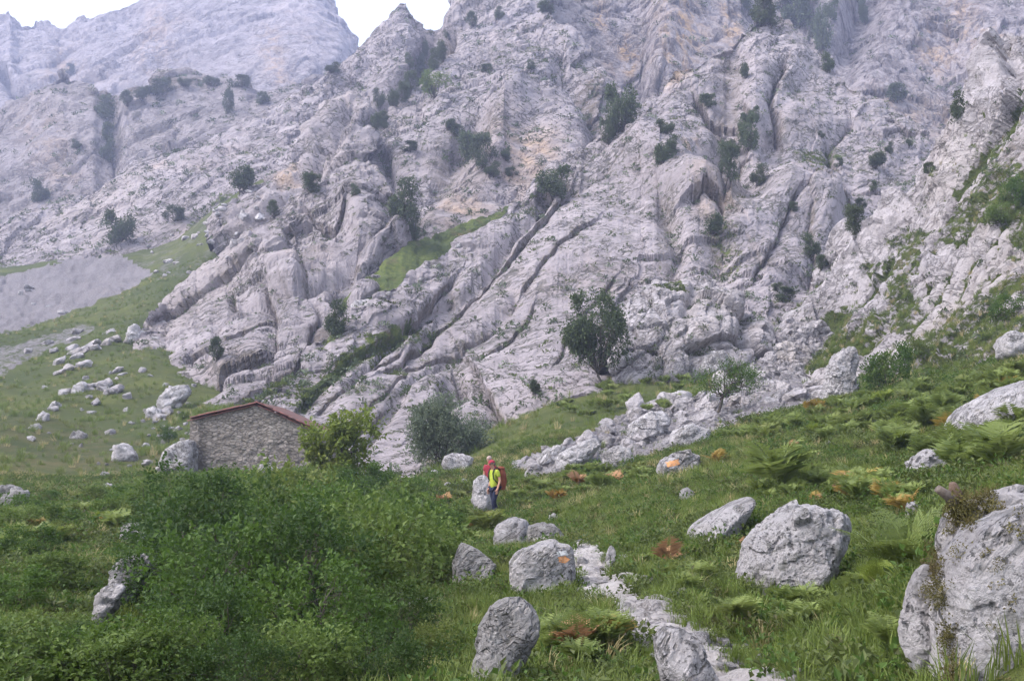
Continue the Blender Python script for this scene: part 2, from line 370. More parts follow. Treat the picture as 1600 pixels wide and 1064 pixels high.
# far ends that disappear under the mountains
_gx = [(p[0], math.log(p[2]), float((unproj(*p)[2] - CZ) / p[2])) for p in GC]
for px in (500, 650, 800, 950, 1100): _gx += [(px, math.log(d), 0.01) for d in (110, 170, 260)]
for px in (1300, 1400, 1600, 1800): _gx += [(px, math.log(d), 0.075) for d in (90, 150, 260)]
for px in (-300, 100, 500, 900, 1300, 1700, 2000): _gx += [(px, math.log(3.0), -1.62 / 3.0), (px, math.log(5.5), -1.56 / 5.5 + (0.05 if px > 1500 else 0))]
_gx += [(-200, math.log(260), 0.145), (0, math.log(260), 0.145), (200, math.log(260), 0.16), (-200, math.log(330), 0.12), (200, math.log(330), 0.13), (500, math.log(300), 0.12)]
_gx = np.array(_gx); GSX, GSY = 300.0, 0.42
def _kern(a, b):
    r2 = ((a[:, None, 0] - b[None, :, 0]) / GSX) ** 2 + ((a[:, None, 1] - b[None, :, 1]) / GSY) ** 2
    return np.sqrt(r2 + 0.06)
_A = _kern(_gx, _gx); _A[np.diag_indices(len(_gx))] -= 0.004
_A = np.block([[_A, np.ones((len(_gx), 1))], [np.ones((1, len(_gx))), np.zeros((1, 1))]])
_W = np.linalg.solve(_A, np.concatenate([_gx[:, 2], [0]]))
def ground_t(px, ln):
    q = np.stack([np.ravel(px), np.ravel(ln)], -1); out = np.empty(len(q))
    for i in range(0, len(q), 20000): out[i:i + 20000] = _kern(q[i:i + 20000], _gx) @ _W[:-1] + _W[-1]
    return out.reshape(np.shape(px))
def ground_z(x, y):
    """height of the ground at a world point"""
    x = np.asarray(x, float); y = np.maximum(np.asarray(y, float), 2.0)
    px = 800 + F * x / (y * CP)            # column of the sheet
    z = CZ + y * ground_t(px, np.log(y))
    P = np.stack([x, y, 0 * x], -1)
    far = sstep(40, 120, y)
    z = z + 0.16 * fbm(P / 2.3, 3, 5) * (1 - far * 0.5) + (0.05 * fbm(P / 0.5, 3, 6)) * (1 - far) + far * 1.1 * fbm(P / 11.0, 4, 8)
    return z
GPX = np.arange(-420, 2030, 4.0); GLN = np.concatenate([np.linspace(math.log(2.2), math.log(70), 300), np.linspace(math.log(70), math.log(330), 150)[1:]])
_gd = np.exp(GLN)[:, None] + 0 * GPX[None]; _gpx = GPX[None] + 0 * _gd
_cx = (_gpx - 800) / F
GX = _cx * _gd * CP; GP = np.stack([GX, _gd, ground_z(GX, _gd)], -1)
GPXY = proj(GP)
def groundpix(px, py):
    """first place where the sight line through a photo pixel meets the ground"""
    j = int(np.clip(np.searchsorted(GPX, px), 1, len(GPX) - 1))
    col = GPXY[1][:, j]
    i = int(np.argmax(col <= py))
    if i == 0: i = int(np.argmin(col))
    if i == 0: i = 1
    t = (col[i - 1] - py) / (col[i - 1] - col[i] + 1e-9); t = min(max(t, 0), 1)
    d = float(np.exp(GLN[i - 1] * (1 - t) + GLN[i] * t))
    x = float((px - 800) / F * d * CP)
    return Vector((x, d, float(ground_z(np.array([x]), np.array([d]))[0])))

PATH = [(1250, 1180, 6.2), (1160, 1064, 9), (1100, 1015, 10), (1035, 975, 11.5), (960, 925, 14), (925, 890, 17), (905, 862, 20), (880, 848, 24), (850, 838, 28), (800, 822, 34), (772, 812, 39), (762, 787, 43.5), (720, 760, 50)]
PW = np.array([unproj(*p)[:2] for p in PATH])
def path_dist(x, y):
    d = np.full(np.shape(x), 1e9)
    for (x1, y1), (x2, y2) in zip(PW[:-1], PW[1:]):
        vx, vy = x2 - x1, y2 - y1; t = np.clip(((x - x1) * vx + (y - y1) * vy) / (vx * vx + vy * vy), 0, 1)
        d = np.minimum(d, (x - x1 - t * vx) ** 2 + (y - y1 - t * vy) ** 2)
    return np.sqrt(d)
SCREE = [(-80, 450), (0, 432), (60, 418), (158, 388), (200, 405), (236, 428), (215, 446), (130, 482), (60, 505), (0, 522), (-80, 550)]
SCREE2 = [(-80, 570), (0, 540), (30, 535), (140, 505), (150, 515), (60, 555), (0, 590), (-80, 620)]
TALUS = [(800, 735), (820, 715), (900, 690), (985, 640), (1090, 620), (1180, 570), (1240, 500), (1290, 480), (1310, 520), (1300, 560), (1340, 590), (1290, 632), (1180, 650), (1100, 690), (1000, 715), (900, 735), (840, 745)]
ROCKY = [(205, 395), (300, 345), (390, 290), (420, 330), (370, 400), (300, 430), (240, 432)]
def ground_masks():
    px, py = GPXY; wob = fbm(GP / 6.0, 4, 41) * 9; wob2 = fbm(GP / 6.0 + 9, 4, 42) * 7
    s = inpoly(px + wob, py + wob2, SCREE) & (_gd > 120); s2 = inpoly(px + wob, py + wob2, SCREE2) & (_gd > 90)
    t = inpoly(px + wob, py + wob2, TALUS) & (_gd > 47); rk = inpoly(px + 2 * wob, py + 2 * wob2, ROCKY) & (_gd > 130)
    pd = path_dist(GP[..., 0], GP[..., 1]) + 0.22 * fbm(GP / 0.8, 3, 44)
    pth = sstep(0.42, 0.28, pd) * (_gd < 22)
    g = np.maximum(np.maximum(s * 1.0, s2 * 0.5), np.maximum(t * 0.8, pth * 0.9))
    rock = np.maximum(rk * 0.6 * sstep(-0.1, 0.3, fbm(GP / 3.0, 4, 45)), 0)
    # steep left hill: brownish heath low down
    heath = inpoly(px + 3 * wob, py + 2 * wob2, [(-80, 640), (100, 660), (230, 690), (300, 740), (100, 760), (-80, 750)]) * 0.6
    return g, rock, heath
_ga, _gb, _gc = ground_masks()
_gn = np.zeros_like(GP)
def ground_mat():
    k = NT('turf'); pos = k.n('TexCoord').outputs['Object']
    sep = k.n('SeparateColor', {0: k.n('Attribute', attribute_name='mask').outputs['Color']})
    sepxyz = k.n('SeparateXYZ', {0: pos})
    far = k.ramp(sepxyz.outputs[1], 50, 100)
    n0 = k.noise(pos, 0.06, 4, 0.55); n1 = k.noise(pos, 0.42, 6, 0.66); n2 = k.noise(pos, 1.7, 6, 0.7); n3 = k.noise(pos, 9.0, 4, 0.7)
    tex = k.mix(far, n3, n2)
    g = k.mix(k.ramp(n1, 0.34, 0.66), (0.040, 0.058, 0.017), (0.085, 0.100, 0.028))
    g = k.mix(k.ramp(n0, 0.42, 0.62, 0, 0.7), g, (0.120, 0.132, 0.034))
    g = k.mix(k.ramp(n2, 0.56, 0.72, 0, 0.8), g, (0.135, 0.110, 0.055))
    g = k.mix(k.ramp(n3, 0.45, 0.25, 0, 0.6), g, (0.022, 0.028, 0.012))
    g = k.mix(sep.outputs[2], g, k.mix(k.ramp(n1, 0.4, 0.62), (0.050, 0.061, 0.021), (0.125, 0.095, 0.055)))
    st = k.mix(k.ramp(k.noise(k.n('VectorMath', {0: pos, 1: (1.0, 0.22, 0.22)}, operation='MULTIPLY').outputs[0], 0.45, 6, 0.72), 0.36, 0.64), (0.105, 0.095, 0.102), (0.155, 0.142, 0.150))
    st = k.mix(k.ramp(k.noise(pos, 5.0, 5, 0.75), 0.42, 0.62), st, (0.22, 0.205, 0.215))
    gs = k.math('ADD', sep.outputs[0], k.math('MULTIPLY', k.math('SUBTRACT', k.noise(pos, 1.4, 6, 0.72), 0.5), 0.9))
    gf = k.math('MULTIPLY', k.ramp(gs, 0.40, 0.56), k.ramp(sep.outputs[0], 0.02, 0.15))
    g = k.mix(k.math('MULTIPLY', far, k.ramp(n1, 0.40, 0.58, .15, .75)), g, (0.050, 0.062, 0.024))
    c = k.mix(gf, g, st)
    # pale stones showing through thin turf on the far slope
    rs = k.math('MULTIPLY', sep.outputs[1], k.ramp(k.noise(pos, 0.9, 5, 0.7), 0.46, 0.56), clamp=True)
    c = k.mix(rs, c, st)
    h = k.math('MULTIPLY', k.math('ADD', k.math('MULTIPLY', k.noise(pos, 2.5, 6, 0.75), 0.5), k.math('MULTIPLY', n3, 0.16)), 1.0)
    bp = k.n('Bump', {'Strength': 0.75, 'Distance': 0.8, 'Height': h})
    b = k.n('BsdfPrincipled', {'Base Color': c, 'Roughness': 0.95, 'Normal': bp.outputs[0]}); b.inputs['Specular IOR Level'].default_value = 0.1
    return k.surf(b.outputs[0])
M['turf'] = ground_mat()
def scree_relief(P, m):
    return m * (0.35 * facet(P / 1.6, 51, 1.0, 0.3) + 0.2 * facet(P / 0.7, 52, 1.0, 0.3)) * sstep(40, 60, P[..., 1])
GP2 = GP.copy(); GP2[..., 2] += scree_relief(GP, np.maximum(_ga, _gb))
me = mesh_np('ground', GP2, grid_faces(*GP.shape[:2])); set_mask(me, _ga, _gb, _gc)
ground = link('ground', me, M['turf']); ground['kind'] = 'structure'
print('ground', len(me.vertices), round(time.time() - T0, 1))

# ------------------------------------------------------------------ the mountain masses
LAYERS = {}
def line3(pts, xs):
    a = np.array(pts, float); return np.interp(xs, a[:, 0], a[:, 1]), np.interp(xs, a[:, 0], a[:, 2])
def rock_layer(name, key, mat, top, base, sc, amp=1.0, step=2.0, rows=None, back=(6, 9.0, 0.8), strokes=(), grass=(), ochre=(), soil=(), gline=(), autograss=0.3, autosoil=0.35, gam=1.0, rib=0.0, seed=0, drop=14, steps=(), smooth=(), x0=None, x1=None, vert=False, flatlo=0.70, faceted=False, valley=0.0, wall=0.0, topamp=1.0, edgepx=6.0):
    xs = np.arange(x0 if x0 is not None else top[0][0], (x1 if x1 is not None else top[-1][0]) + 0.1, step)
    yt, dt = line3(top, xs); yb, db = line3(base, xs); yb = yb + drop
    yt = yt + edgepx * (fbm(np.stack([xs / 23.0, 0 * xs, 0 * xs + seed], -1), 4, seed + 3))
    rows = rows or int(min(420, max(40, np.max(yb - yt) / step)))
    v = np.linspace(0, 1, rows)[:, None]
    py = yb[None] * (1 - v) + yt[None] * v
    # wall > 0 makes the face steep low down and lying back towards the top
    vv = v ** gam
    d = db[None] * (1 - vv) + dt[None] * vv
    P = unproj(xs[None] + 0 * py, py, d)
    nb, bl, bd = back
    k = np.arange(1, nb + 1)[:, None, None]
    Pb = P[-1][None] + k * np.array([0, bl, 0]) * sc * 0.7 + np.array([0, 0, -1.0]) * (k ** 1.25) * bl * bd * sc * 0.7
    P = np.concatenate([P, Pb], 0)
    skirt = np.stack([P[0] + np.array([0, 0.3 * q_, -q_ * 1.0]) * sc for q_ in (16, 9, 4, 1.5)], 0)
    P = np.concatenate([skirt, P], 0); rows += 4
    px, py = proj(P)
    du = np.gradient(P, axis=1); dv = np.gradient(P, axis=0)
    N = np.cross(du, dv); N /= np.linalg.norm(N, axis=-1, keepdims=True) + 1e-9
    for _ in range(12):
        N[1:-1, 1:-1] = (N[1:-1, 1:-1] * 2 + N[:-2, 1:-1] + N[2:, 1:-1] + N[1:-1, :-2] + N[1:-1, 2:]) / 6
    N /= np.linalg.norm(N, axis=-1, keepdims=True) + 1e-9
    Q = P[..., [2, 0, 1]] if vert else P @ BED.T
    Wp = np.stack([fbm(P / (9 * sc), 3, seed + 60 + i) for i in range(3)], -1) * 1.7 * sc
    if vert: Wp = Wp * 0.35
    Q = Q + Wp
    an = np.array([2.4, 1.0, 1.0])
    rough = 0.45 + 0.95 * sstep(-0.25, 0.35, fbm(P / (22 * sc), 3, seed + 7))   # smooth slabs beside broken rock
    for pl, s_ in smooth: rough = np.where(inpoly(px + 14 * fbm(P / (6 * sc), 3, seed + 75), py + 14 * fbm(P / (6 * sc), 3, seed + 76), pl), rough * s_, rough)
    h = amp * sc * (1.6 * fbm(P / (30 * sc), 4, seed + 1) + rough * (1.5 * facet(Q / (12 * sc * an), seed + 2, 0.8, 0.20, 0.03) + 1.0 * facet(Q / (4.4 * sc * an), seed + 3, 1.0, 0.35, 0.05)
                    + 0.42 * facet(Q / (1.7 * sc * an * np.array([.8, 1, 1])), seed + 4, 1.2, 0.5, 0.08)) + 0.22 * fbm(Q / (1.4 * sc * an), 4, seed + 5))
    if rib:   # ribs that run with the bedding
        rr = fbm(np.stack([Q[..., 0] / (40 * sc), Q[..., 1] / (7 * sc), Q[..., 2] / (14 * sc)], -1), 4, seed + 9)
        h = h + rib * sc * 3.0 * rr
    for ln, w, dep in strokes: h = h - dep * stroke(px + 5 * Wp[..., 0] / sc, py + 5 * Wp[..., 1] / sc, ln, w)
    jx = px + 4.5 * fbm(P / (2.5 * sc), 4, seed + 77); jy = py + 4.5 * fbm(P / (2.5 * sc), 4, seed + 78); crev = 0 * h
    for ln, w, dep in steps:      # a ledge: the right-hand side of the line lies deeper and climbs back over w pixels
        dmin = np.full(px.shape, 1e9); sd = 0 * px
        for (x1, y1), (x2, y2) in zip(ln[:-1], ln[1:]):
            vx, vy = x2 - x1, y2 - y1; t = np.clip(((jx - x1) * vx + (jy - y1) * vy) / (vx * vx + vy * vy), 0, 1)
            ax, ay = jx - x1 - t * vx, jy - y1 - t * vy; dd = np.hypot(ax, ay); m = dd < dmin
            dmin = np.where(m, dd, dmin); sd = np.where(m, vx * ay - vy * ax, sd)
        h = h - dep * np.where(sd > 0, np.exp(-dmin / w), 0) - 0.18 * dep * np.exp(-(dmin / 3.0) ** 2)
        crev = np.maximum(crev, np.exp(-(dmin / 2.2) ** 2))
    h = h * np.clip(P[..., 1] / np.median(dt + db) * 2, 0.35, 1.4)
    topw = np.ones(len(P)); topw[rows - 4:] = topamp
    P2 = P + N * (h * topw[:, None])[..., None]
    du = np.gradient(P2, axis=1); dv = np.gradient(P2, axis=0); N2 = np.cross(du, dv); N2 /= np.linalg.norm(N2, axis=-1, keepdims=True) + 1e-9
    # where soil can hold: flat places and hollows
    hs = h.copy()
    for _ in range(10): hs[1:-1, 1:-1] = (hs[:-2, 1:-1] + hs[2:, 1:-1] + hs[1:-1, :-2] + hs[1:-1, 2:]) / 4
    hb = hs.copy()
    for _ in range(60): hb[1:-1, 1:-1] = (hb[:-2, 1:-1] + hb[2:, 1:-1] + hb[1:-1, :-2] + hb[1:-1, 2:]) / 4
    hollow = np.clip((hs - h) / (0.5 * sc), 0, 1)
    flat = sstep(flatlo, flatlo + 0.22, N2[..., 2])
    wx = 10 * fbm(P / (5 * sc), 4, seed + 71); wy = 8 * fbm(P / (5 * sc), 4, seed + 72)
    gr = autograss * flat * sstep(0.0, 0.45, fbm(P / (16 * sc), 4, seed + 73)); gr = np.maximum(gr, valley * 0.62 * sstep(0.0, 0.45, (hb - h) / sc) * sstep(-0.35, 0.1, fbm(P / (13 * sc), 3, seed + 74))); oc = 0 * gr; so = np.maximum(autosoil * 0.5 * hollow, 0.7 * crev)
    for pl, s in grass: gr = np.maximum(gr, s * 0.53 * inpoly(px + 1.6 * wx, py + 1.6 * wy, pl))
    for ln, w, s in gline: gr = np.maximum(gr, s * 0.54 * np.clip(1.5 * stroke(px + 1.3 * wx, py + 1.3 * wy, ln, w), 0, 1))
    for ln, w, s in ochre: oc = np.maximum(oc, s * stroke(px + wx, py + wy, ln, w))
    for ln, w, s in soil: so = np.maximum(so, s * stroke(px + wx, py + wy, ln, w))
    me = mesh_np(name, P2, grid_faces(*P.shape[:2]), not faceted); set_mask(me, gr, oc, so)
    o = link(name, me, M[mat]); o['kind'] = 'structure'
    px2, py2 = proj(P2)
    LAYERS[key] = dict(P=P2.reshape(-1, 3), px=px2.ravel(), py=py2.ravel(), N=N2.reshape(-1, 3), gr=gr.ravel(), hol=hollow.ravel(), sc=sc, o=o)
    print(key, P.shape, round(time.time() - T0, 1))
    return o
def spot(px, py):
    """the surface a photo pixel shows: nearest point of the nearest mountain face or of the ground"""
    best = None
    for L in LAYERS.values():
        d2 = (L['px'] - px) ** 2 + (L['py'] - py) ** 2
        m = np.where(d2 < 36)[0]
        if len(m) == 0: continue
        i = m[np.argmin(L['P'][m, 1] + 0.6 * np.sqrt(d2[m]))]
        if best is None or L['P'][i, 1] < best[1]: best = L['P'][i]
    g = groundpix(px, py)
    gp = proj(np.array(g)[None])
    if abs(gp[1][0] - py) < 6 and (best is None or g.y < best[1]): return g
    return Vector(best) if best is not None else g

# far left wall, hazy
rock_layer('mountain', 'A', 'rock_far',
    [(-90, 5, 700), (0, 22, 700), (15, 16, 700), (30, 29, 700), (60, 30, 700), (75, 33, 700), (95, 41, 700), (112, 34, 700), (140, 22, 700), (170, 12, 700), (200, 4, 705), (230, -22, 715), (300, -60, 740), (400, -90, 760), (480, -60, 740), (515, -8, 715), (533, 22, 700), (545, 50, 690), (556, 80, 680), (640, 120, 680)],
    [(-90, 330, 470), (0, 310, 470), (150, 260, 470), (300, 190, 480), (450, 160, 500), (556, 120, 540), (640, 150, 560)], 3.6, amp=0.8, strokes=[([(0, 110), (30, 150), (25, 200), (0, 240)], 6, 14), ([(540, 110), (460, 140)], 8, 10)], autograss=0.15, seed=100, drop=40, ochre=[([(420, 60), (440, 120)], 14, .6), ([(100, 110), (70, 170)], 20, .6), ([(250, 30), (240, 90)], 20, .5)], edgepx=4)
rock_layer('mountain', 'A2', 'rock_far',
    [(-90, 200, 400), (0, 170, 400), (60, 135, 400), (100, 102, 410), (150, 148, 395), (200, 152, 395), (235, 138, 400), (290, 118, 405), (330, 120, 405), (370, 130, 400), (400, 150, 392), (430, 140, 395), (470, 128, 400), (520, 118, 405), (600, 110, 410)],
    [(-90, 400, 300), (0, 365, 300), (90, 335, 305), (210, 255, 320), (330, 215, 330), (450, 155, 345), (600, 130, 370)], 2.6, amp=0.9, strokes=[([(175, 170), (170, 240), (160, 290)], 10, 6)], autograss=0.3, seed=130, drop=40, soil=[([(150, 160), (240, 145), (330, 130)], 8, .8)], ochre=[([(60, 200), (90, 250)], 25, .4)])
# cliffs behind the centre and the right
rock_layer('cliff', 'E', 'cliff',
    [(706, -10, 410), (716, -60, 408), (760, -160, 400), (1000, -180, 390), (1300, -180, 390), (1700, -180, 390)],
    [(706, 120, 335), (800, 80, 320), (870, 60, 300), (1000, 190, 285), (1100, 150, 280), (1300, 150, 270), (1480, 280, 255), (1560, 220, 250), (1700, 120, 250)], 2.4, amp=0.6, vert=True, faceted=True, autograss=0.1, seed=160, drop=50, gam=0.8,
    strokes=[([(1060, -20), (1040, 130)], 26, -9), ([(1360, -20), (1340, 60), (1310, 120)], 20, 8), ([(1200, 0), (1280, 60)], 26, 8)],
    ochre=[([(1140, 10), (1145, 50)], 12, 1.0), ([(1080, 40), (1060, 110)], 18, 1.0), ([(935, 10), (940, 40)], 10, .8), ([(978, 60), (978, 120)], 8, 1.0), ([(1050, 20), (1080, 60)], 30, .6), ([(1460, 60), (1470, 100)], 20, .7), ([(1500, 20), (1520, 60)], 20, .6), ([(1548, 70), (1535, 85)], 15, 1.0)])
# the long left ridge with its peaks by the notch
rock_layer('mountain', 'B', 'rock_mid',
    [(-90, 430, 262), (0, 358, 268), (90, 330, 272), (150, 300, 276), (210, 252, 282), (240, 240, 284), (330, 210, 290), (400, 170, 298), (450, 150, 302), (500, 122, 306), (540, 100, 310), (563, 84, 312), (580, 72, 314), (592, 52, 316), (607, 15, 322), (620, 0, 325), (636, 0, 326), (645, 10, 326), (655, 32, 325), (667, 44, 324), (685, 40, 324), (696, 16, 327), (708, -20, 330), (760, -90, 345), (850, -100, 345)],
    [(-90, 480, 214), (0, 440, 212), (60, 415, 212), (158, 390, 214), (230, 385, 214), (300, 352, 216), (380, 305, 226), (420, 300, 228), (500, 280, 232), (600, 230, 245), (700, 160, 265), (850, 100, 280)], 1.7, amp=0.55, rib=0.7, faceted=True, autograss=0.5, seed=190, drop=24,
    strokes=[([(690, 70), (650, 120), (610, 170), (590, 190)], 12, 7), ([(545, 170), (520, 240)], 8, 4)], grass=[([(280, 345), (400, 290), (410, 310), (300, 365)], .8)], soil=[([(690, 70), (650, 120), (600, 185)], 12, .9)])
rock_layer('rock_slab', 'C3', 'rock_mid',
    [(335, 378, 192), (360, 350, 197), (400, 295, 206), (450, 240, 215), (500, 190, 225), (545, 142, 235), (575, 140, 240), (590, 190, 240)],
    [(335, 385, 188), (360, 382, 185), (440, 352, 180), (480, 310, 184), (540, 250, 194), (590, 215, 206)], 1.4, amp=0.8, rib=1.0, autograss=0.2, seed=220, drop=16, strokes=[([(545, 170), (500, 260), (445, 345)], 9, 3)], ochre=[([(450, 275), (460, 290)], 14, .8)])
# dome left of the centre
rock_layer('mountain', 'C', 'rock_mid',
    [(560, 240, 222), (590, 188, 232), (620, 160, 240), (660, 130, 248), (700, 92, 256), (760, 52, 266), (800, 30, 270), (850, 20, 272), (885, 38, 268), (920, 78, 262), (960, 128, 252), (1005, 165, 240)],
    [(560, 470, 140), (600, 440, 146), (640, 402, 155), (700, 372, 168), (790, 328, 186), (860, 275, 196), (930, 232, 206), (1005, 185, 226)], 1.7, amp=0.55, rib=0.4, faceted=True, autograss=0.35, seed=250, drop=16,
    strokes=[([(740, 210), (700, 260), (650, 320), (630, 370)], 13, 3), ([(880, 100), (930, 170), (935, 215)], 14, 4), ([(600, 250), (625, 330)], 10, 4), ([(800, 150), (770, 250)], 18, -4)],
    soil=[([(760, 220), (700, 260)], 26, .6), ([(640, 330), (650, 375)], 12, .7), ([(930, 130), (940, 215)], 14, .9)], ochre=[([(800, 250), (830, 240)], 28, .7), ([(700, 330), (740, 320)], 24, .5)])
# crags with a rounded pinnacle
rock_layer('crag', 'C2', 'rock_mid',
    [(212, 525, 132), (222, 500, 136), (260, 470, 150), (300, 430, 156), (350, 390, 160), (430, 330, 165), (500, 280, 170), (535, 255, 174), (560, 243, 175), (590, 258, 172), (615, 310, 165), (635, 350, 160), (646, 392, 154)],
    [(212, 560, 122), (222, 580, 116), (262, 642, 93), (330, 645, 88), (400, 625, 94), (455, 588, 102), (520, 520, 118), (560, 452, 131), (620, 408, 147), (646, 392, 154)], 1.35, amp=0.5, rib=0.3, faceted=True, valley=.3, autograss=0.25, seed=283, drop=14, edgepx=8,
    smooth=[([(480, 330), (560, 260), (610, 330), (600, 380), (560, 440), (480, 460)], .45), ([(400, 400), (470, 400), (475, 465), (420, 460)], .4), ([(290, 470), (350, 450), (370, 500), (300, 510)], .5)],
    steps=[([(625, 350), (590, 378), (565, 385), (565, 410), (530, 440), (500, 458), (460, 470), (425, 462)], 26, 1.9), ([(472, 470), (478, 430), (465, 405)], 12, 1.2), ([(365, 455), (370, 490), (340, 520)], 16, 1.4), ([(480, 330), (520, 350), (540, 330)], 14, 1.2), ([(420, 460), (440, 520), (430, 560)], 14, 1.6), ([(220, 505), (270, 480), (330, 440), (400, 390)], 10, 1.2), ([(260, 590), (300, 595), (345, 575), (400, 560)], 22, 2.4), ([(300, 560), (370, 520), (420, 500)], 10, 1.4), ([(330, 640), (400, 600), (470, 560), (510, 540)], 10, 1.4), ([(540, 500), (510, 480), (520, 460)], 10, 1.5), ([(480, 540), (500, 510), (490, 490)], 10, 1.5)],
    strokes=[([(560, 395), (520, 430), (470, 465), (380, 480)], 8, 1.5), ([(600, 400), (545, 440), (530, 470)], 10, 1.5), ([(300, 595), (330, 585)], 9, 3), ([(560, 330), (600, 360)], 26, -3), ([(420, 430), (450, 440)], 24, -2.5)],
    soil=[([(525, 515), (500, 540)], 12, .6)])
# turf ramp between crags and slab
rock_layer('grass_slope', 'W', 'slab',
    [(470, 550, 110), (500, 525, 116), (540, 464, 132), (564, 440, 137), (640, 382, 153), (720, 350, 170), (802, 318, 186)],
    [(470, 580, 100), (500, 560, 106), (560, 515, 118), (600, 485, 124), (700, 415, 145), (802, 345, 174)], 0.6, amp=0.45, autograss=0, seed=310, drop=18, grass=[([(505, 520), (535, 430), (650, 360), (830, 290), (830, 360), (640, 490), (560, 540)], 1.5)], back=(3, 4, .3))
# the great central slab
rock_layer('mountain', 'D', 'slab',
    [(385, 645, 82), (440, 600, 90), (500, 548, 100), (530, 516, 104), (564, 478, 109), (600, 452, 114), (640, 428, 120), (700, 391, 130), (725, 375, 133), (780, 339, 140), (830, 282, 150), (870, 250, 156), (930, 220, 164), (990, 170, 174), (1030, 140, 180), (1050, 110, 184), (1090, 95, 188), (1150, 50, 196), (1180, 25, 200), (1215, 12, 205), (1240, 30, 203), (1260, 60, 200), (1300, 110, 195), (1340, 140, 190), (1400, 175, 185), (1440, 205, 180), (1480, 250, 170), (1530, 310, 160)],
    [(385, 660, 76), (450, 700, 70), (590, 766, 63), (700, 745, 64), (770, 705, 66), (880, 655, 72), (920, 605, 80), (1000, 592, 86), (1080, 575, 88), (1200, 552, 95), (1240, 502, 108), (1330, 452, 120), (1400, 392, 130), (1480, 305, 150), (1530, 318, 157)], 1.15, amp=0.34, rib=0.35, faceted=True, valley=.35, autograss=0.22, seed=340, drop=16, step=1.7, x0=386, gline=[([(395, 606), (456, 562), (531, 524)], 5, 1.1), ([(470, 634), (541, 560), (597, 528), (650, 494)], 5, 1.1), ([(640, 530), (705, 484)], 4, .9)],
    smooth=[([(700, 480), (760, 400), (880, 290), (960, 270), (1010, 330), (1000, 420), (940, 460), (880, 520)], .3), ([(1065, 190), (1130, 190), (1135, 320), (1060, 320)], .4), ([(400, 660), (560, 530), (700, 430), (880, 290), (985, 230), (1010, 330), (990, 430), (900, 540), (780, 610), (660, 720), (480, 720)], .35)],
    steps=[([(475, 630), (541, 557), (597, 525), (644, 496), (700, 440)], 14, 1.5), ([(607, 572), (663, 520), (705, 482), (738, 457), (790, 405), (823, 367), (880, 300)], 16, 1.3), ([(818, 447), (837, 424), (870, 386), (921, 353)], 12, .7), ([(660, 700), (682, 645), (710, 607), (705, 579)], 10, 1.2), ([(760, 600), (771, 617), (800, 640), (840, 630), (880, 628)], 40, 2.5),
           ([(1083, 328), (1100, 322), (1118, 324), (1131, 332)], 20, 2.2), ([(1130, 200), (1135, 260), (1132, 325)], 16, 1.3), ([(1000, 225), (960, 270), (900, 300)], 14, 1.2), ([(1163, 155), (1177, 197), (1154, 263), (1135, 329)], 14, .8), ([(1266, 255), (1262, 310), (1240, 330)], 16, 1.0), ([(1313, 290), (1337, 357), (1365, 423)], 16, .8), ([(1257, 347), (1276, 404), (1270, 440)], 14, .8),
           ([(500, 640), (560, 590), (620, 545)], 8, .6), ([(640, 560), (700, 540), (760, 500)], 8, .6), ([(750, 560), (800, 520), (830, 470)], 8, .6), ([(560, 650), (600, 620), (640, 570)], 8, .5), ([(870, 560), (900, 500), (960, 430)], 8, .6), ([(520, 700), (580, 660), (600, 640)], 8, .5), ([(1180, 420), (1210, 380), (1230, 330)], 10, 1.2), ([(1090, 150), (1110, 180), (1150, 190)], 10, 1.5), ([(1230, 100), (1210, 150), (1225, 200)], 10, 2), ([(1330, 200), (1300, 230), (1310, 270)], 10, 1.5)],
    strokes=[([(1150, 80), (1135, 230), (1180, 300), (1110, 360), (1130, 420)], 16, 1.3), ([(1040, 330), (1060, 400), (1030, 470)], 10, 1.4), ([(1000, 250), (1120, 330)], 30, -4), ([(860, 300), (780, 400), (660, 520)], 7, 1.8), ([(700, 460), (610, 530), (540, 600)], 5, 1.4),
             ([(1260, 120), (1200, 180), (1230, 300)], 12, .8), ([(1330, 300), (1300, 400), (1250, 440)], 14, .9), ([(790, 650), (860, 660)], 22, 3.0), ([(850, 640), (800, 690)], 12, 3), ([(1230, 300), (1290, 330)], 30, -4), ([(720, 590), (700, 610)], 7, 2), ([(560, 700), (640, 600), (800, 470)], 6, 1.0)],
    grass=[([(1105, 370), (1150, 360), (1165, 410), (1120, 420)], .75), ([(1030, 400), (1070, 330), (1060, 420), (1020, 450)], .5), ([(1250, 225), (1300, 225), (1330, 245), (1260, 250)], .9), ([(570, 545), (690, 480), (710, 480), (580, 560)], .8), ([(290, 640), (400, 620), (470, 575), (450, 610), (400, 640)], 1), ([(455, 640), (490, 615), (470, 660)], .8), ([(810, 625), (860, 620), (860, 640), (810, 640)], .8), ([(600, 580), (650, 560), (640, 590)], .6), ([(800, 300), (830, 270), (830, 330), (790, 345)], .5)],
    soil=[([(800, 670), (870, 640)], 18, .9), ([(1140, 90), (1140, 230), (1120, 400)], 16, .55), ([(1040, 340), (1050, 430)], 12, .4)], ochre=[([(1070, 215), (1075, 235)], 10, .9), ([(1090, 40), (1050, 110)], 16, .9), ([(1110, 325), (1130, 320)], 20, .4)])
